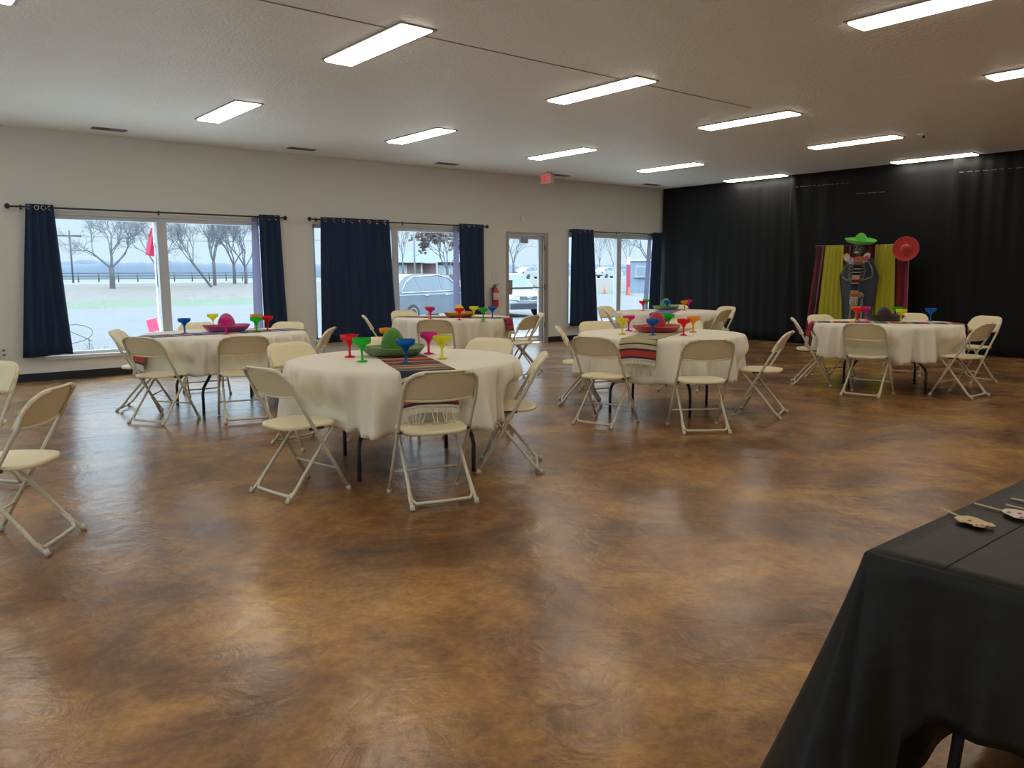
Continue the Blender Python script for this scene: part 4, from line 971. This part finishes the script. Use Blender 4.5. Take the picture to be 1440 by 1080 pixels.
# ------------------------------------------------------------------ cars
M_tyre = mat('tyre', (.02, .02, .022), .8); M_rim = mat('wheel_rim', (.4, .4, .42), .3, metal=.8); M_cglass = mat('car_glass', (.10, .13, .17), .08, spec=.8); M_trim = mat('car_trim', (.55, .56, .58), .25, metal=.7); M_head = mat('headlamp', (.6, .63, .66), .1)
def suv(name, x, y, z, rz, paint, label, cat='car', L=4.6, W=1.86, H=1.66):
    r = tag(empty(name, (x, y, z), rz), label, cat); h = L/2; w_ = W/2
    # body sides as a lofted shell, nose towards +x
    prof = [(-h, .45), (-h+.02, .85), (-h+.10, 1.02), (h-1.15, 1.04), (h-.35, .92), (h-.05, .78), (h, .55), (h-.04, .30), (-h+.05, .28)]
    b = MB()
    secs = [(-1, .90, .0), (-.97, .97, .0), (-.6, 1.0, 0), (.6, 1.0, 0), (.97, .97, 0), (1, .90, 0)]
    def sec(k):
        s, sc, _ = secs[k]; return [(px*(1 if abs(s) < .95 else .985), s*w_, .28+(pz-.28)*(1 if abs(s) < .7 else (.97 if abs(s) < .99 else .90))) for px, pz in prof]
    n = len(prof); vs_ = [p for k in range(len(secs)) for p in sec(k)]
    b.add(vs_, [(k*n+i, k*n+(i+1) % n, (k+1)*n+(i+1) % n, (k+1)*n+i) for k in range(len(secs)-1) for i in range(n)]+[tuple(range(n)), tuple((len(secs)-1)*n+i for i in range(n))], False)
    b.build('body', paint, r)
    # greenhouse
    g0 = [(-h+.06, 1.0), (-h+.32, 1.34), (-h+.62, H-.10), (-h+1.1, H-.01), (.15, H), (.55, H-.06), (h-1.20, 1.02)]
    b = MB(); n = len(g0); ws = lambda z: w_*(.985-.20*(z-1.0)/.66)
    vs_ = [(px, s*ws(pz)*q_, pz) for s, q_ in ((-1, 1.0), (1, 1.0)) for px, pz in g0]
    b.add(vs_, [tuple(range(n)), tuple(range(n, 2*n))]+[(i, (i+1) % n, n+(i+1) % n, n+i) for i in range(n)])
    b.build('cabin', paint, r)
    def pane(name, pts, s, m=M_cglass, off=.006):
        b = MB(); v = [(px, s*(ws(pz)+off), pz) for px, pz in pts]; v2 = [(px, s*(ws(pz)-.01), pz) for px, pz in pts]; n = len(v)
        b.add(v+v2, [tuple(range(n)), tuple(range(n, 2*n))]+[(i, (i+1) % n, n+(i+1) % n, n+i) for i in range(n)]); b.build(name, m, r)
    for s in (-1, 1):
        pane('side_window', [(-h+.40, 1.06), (-h+.62, 1.34), (-h+.95, 1.50), (-h+1.22, 1.08)], s)
        pane('side_window', [(-h+1.30, 1.08), (-h+1.06, 1.52), (-h+1.35, 1.575), (-.10, 1.58), (-.06, 1.10)], s)
        pane('side_window', [(.04, 1.10), (.0, 1.575), (.18, 1.56), (.48, 1.47), (.98, 1.12)], s)
        b = MB(); b.tube([(-h+.32, s*(w_*.985+.004), 1.035), (.1, s*(w_*.985+.006), 1.065), (h-1.15, s*(w_*.985+.002), 1.06)], .014, 6); b.build('window_trim', M_trim, r)
        b = MB(); b.tube([(-h+.34, s*(ws(1.06)+.01), 1.06), (-h+.62, s*(ws(1.36)+.01), 1.37), (-h+1.0, s*(ws(1.55)+.01), 1.56), (-.0, s*(ws(1.6)+.01), 1.62), (.5, s*(ws(1.5)+.01), 1.52), (1.06, s*(ws(1.1)+.01), 1.10)], .016, 6); b.build('roof_trim', M_trim, r)
        for px in (-.75, .28):
            b = MB(); b.tube([(px-.11, s*(w_+.01), .93), (px-.08, s*(w_+.035), .935), (px+.08, s*(w_+.035), .935), (px+.11, s*(w_+.01), .93)], .014, 6); b.build('door_handle', M_trim, r)
        b = MB(); b.obox((.98, s*(w_+.10), 1.13), (.09, s*.01, 0), (.02, s*.10, 0), (0, 0, .07)); b.build('side_mirror', paint, r)
        for px in (-h+.85, h-.88):
            b = MB(); pr = [(0, -.11), (.30, -.11), (.335, -.08), (.335, .08), (.30, .11), (0, .11)]
            N = 24; b.add([(px+p_*cos(2*pi*k/N), s*(w_-.10)+q_, .335+p_*sin(2*pi*k/N)) for p_, q_ in pr for k in range(N)], [(i*N+k, i*N+(k+1) % N, (i+1)*N+(k+1) % N, (i+1)*N+k) for i in range(len(pr)-1) for k in range(N)], True)
            o = b.build('wheel', M_tyre, r)
            b = MB(); N = 16; yy = s*(w_+.015); b.add([(px+q_*cos(2*pi*k/N), yy if q_ > .02 else yy-s*.02, .335+q_*sin(2*pi*k/N)) for q_ in (.21, .01) for k in range(N)], [(k, (k+1) % N, N+(k+1) % N, N+k) for k in range(N)]+[tuple(range(N, 2*N))], False); b.build('rim', M_rim, o)
        b = MB(); b.obox((h-.10, s*(w_-.26), .74), (.10, s*-.02, 0), (-.05, s*.22, .02), (0, 0, .07)); b.build('headlamp', M_head, r)
        b = MB(); b.obox((-h+.03, s*(w_-.18), .90), (.05, 0, 0), (0, .13, 0), (0, 0, .09)); b.build('tail_lamp', mat('tail_red', (.25, .02, .03), .3), r)
    b = MB(); n = 2
    v = [(.62, -.80*w_*.93, H-.07), (.62, .80*w_*.93, H-.07), (h-1.24, .93*w_, 1.06), (h-1.24, -.93*w_, 1.06)]
    b.add([(a+.03, c, d+.02) for a, c, d in v]+[(a-.02, c, d-.01) for a, c, d in v], [(0, 1, 2, 3), (7, 6, 5, 4), (0, 3, 7, 4), (1, 5, 6, 2), (0, 4, 5, 1), (3, 2, 6, 7)]); b.build('windshield', M_cglass, r)
    b = MB(); b.prism([(-.62, .82), (.62, .82), (.45, .62), (-.45, .62)], (0, 1, 0), (0, 0, 1), (.05, 0, 0), (h-.035, 0, 0)); b.build('grille', mat('grille_dark', (.10, .12, .14), .4), r)
    b = MB(); b.tube([(h+.02, -.64, .83), (h+.03, -.45, .62), (h+.03, .45, .62), (h+.02, .64, .83)], .018, 6); b.tube([(h+.02, -.64, .83), (h+.02, -.15, .80), (h+.03, 0, .74), (h+.02, .15, .80), (h+.02, .64, .83)], .016, 6); b.build('grille_trim', M_trim, r)
    b = MB(); b.tube([(h+.035, .085*cos(t*pi/8), .735+.06*sin(t*pi/8)) for t in range(16)], .012, 6, closed=True); b.tube([(h+.035, -.05, .735), (h+.035, .05, .735)], .01, 5); b.build('badge', M_trim, r)
    b = MB(); b.box(h-.06, h+.02, -.75, .75, .32, .52); b.box(-h-.02, -h+.05, -.8, .8, .32, .5); b.build('lower_bumper', mat('bumper_dark', (.03, .035, .05), .5), r)
    return r
P_grey = mat('paint_grey_blue', (.12, .15, .19), .3, metal=.25, coat=.6); P_white = mat('paint_white', (.36, .38, .40), .3, coat=.6); P_silver = mat('paint_silver', (.25, .27, .30), .3, metal=.2, coat=.6)
_p = onY(567, 408, 22.5)
suv('parked_suv', _p.x+1.90*cos(radians(14))-.93*sin(radians(14)), 22.5+1.90*sin(radians(14))+.93*cos(radians(14)), GZ, radians(14), P_grey, 'blue-grey SUV parked side-on outside the second window')
suv('parked_suv', 20.2, 25.3, GZ, radians(-102), P_silver, 'silver SUV facing the building, its grille seen through the glass door')
suv('white_suv', 90.9, 87, .78, 0, P_white, 'white SUV on the road seen through the last window')
suv('white_suv', 74.2, 86, .78, 0, P_white, 'white SUV on the road seen through the glass door')
# house
M_owh = mat('white_trim', (.36, .38, .40), .6)
r = tag(empty('brick_house', (52.5, 79, .75)), 'single-storey brick house with blue-grey hip roof beyond the road', 'house')
M_brk = mat('brick', (.20, .125, .125), .9, noise=(2, .15)); M_shin = mat('blue_shingle', (.13, .155, .19), .85, noise=(1, .08)); M_hwin = mat('house_window', (.30, .36, .38), .2)
b = MB(); b.box(-8, 9, 0, 9, -.8, 2.1); b.box(-8, -2.6, -1.4, 0, -.8, 2.0); b.build('brick_wall', M_brk, r)
def hip(b, x0, x1, y0, y1, z0, z1, ins):
    ym = (y0+y1)/2; b.add([(x0, y0, z0), (x1, y0, z0), (x1, y1, z0), (x0, y1, z0), (x0+ins, ym, z1), (x1-ins, ym, z1)], [(0, 1, 5, 4), (1, 2, 5), (2, 3, 4, 5), (3, 0, 4), (0, 3, 2, 1)])
b = MB(); hip(b, -8.6, 9.6, -.6, 9.6, 2.1, 3.55, 4.6); hip(b, -8.6, -2.0, -2.2, 6, 2.0, 3.1, 3.1); b.build('roof', M_shin, r)
for x, y, w_ in ((-5.1, -1.4, .8), (-2.0, 0, .5), (1.9, 0, 1.1), (5.5, 0, .8), (-7.2, -1.4, .35)):
    b = MB(); b.box(x-w_, x+w_, y-.06, y, .65, 1.75); o = b.build('window', M_owh, r)
    b = MB(); b.box(x-w_+.14, x+w_-.14, y-.09, y-.06, .78, 1.62); b.build('pane', M_hwin, o)
b = MB(); b.box(-2.5, -2.3, -1.6, -1.45, -.7, 1.95); b.box(-.4, -.2, -1.6, -1.45, -.7, 1.95); b.box(-2.5, -.2, -1.6, -.1, 1.95, 2.1); b.build('porch', M_owh, r)
# shed and red-and-white post
p = onY(886.5, 400, 47.8)
r = tag(empty('blue_shed', (p.x+2.9*cos(radians(44)), 47.8-2.9*sin(radians(44)), GZ), radians(-44)), 'pale blue shed with a white-framed window beyond the parking lot', 'shed')
b = MB(); b.box(-2.9, 4.2, 0, 3.0, 0, 2.75); b.build('shed_wall', mat('pale_blue_siding', (.20, .26, .34), .7, noise=(1, .05)), r)
b = MB(); b.box(-3.0, 4.3, -.12, 3.1, 2.75, 2.93); b.build('roof', mat('shed_roof', (.5, .53, .56), .6), r)
b = MB(); b.box(-2.5, -1.3, -.05, 0, 1.42, 2.32); b.build('window_frame', M_owh, r)
b = MB(); b.box(-2.42, -2.0, -.08, -.05, 1.5, 2.24); b.build('pane', mat('shed_pane_dark', (.2, .24, .3), .3), r)
b = MB(); b.box(-1.95, -1.38, -.08, -.05, 1.5, 2.24); b.build('pane', mat('shed_pane', (.2, .25, .31), .3), r)
b = MB(); b.box(-2.6, -1.2, -.22, 0, 1.32, 1.4); b.build('counter', M_owh, r)
p = onY(883.5, 400, 42.5)
r = tag(empty('striped_post', (p.x, 42.5, GZ)), 'tall red post with white top beside the blue shed', 'post')
b = MB(); b.box(-.13, .13, -.1, .1, 0, 2.35); b.build('red_shaft', mat('post_red', (.38, .05, .09), .6), r)
b = MB(); b.box(-.10, .10, -.09, .09, 2.35, 2.95); b.build('white_top', mat('post_top', (.65, .45, .47), .6), r)
def cone(u, v, label):
    q = onZ(u, v, GZ); r = tag(empty('traffic_cone', (q.x, q.y, GZ)), label, 'traffic cone', 'orange traffic cones')
    b = MB(); b.lathe([(.14, .03), (.04, .62), (0, .63)], 12); b.build('cone_body', mat('cone_orange', (.42, .09, .04), .6), r)
    b = MB(); b.box(-.2, .2, -.2, .2, 0, .035); b.build('base', M_o, r)
M_o = mat('cone_base', (.4, .09, .04), .7)
cone(850, 412.5, 'orange traffic cone at left below the white car'); cone(864, 413.5, 'orange traffic cone between the post of the window and the other cone'); cone(884.5, 415, 'orange traffic cone at the foot of the red post')
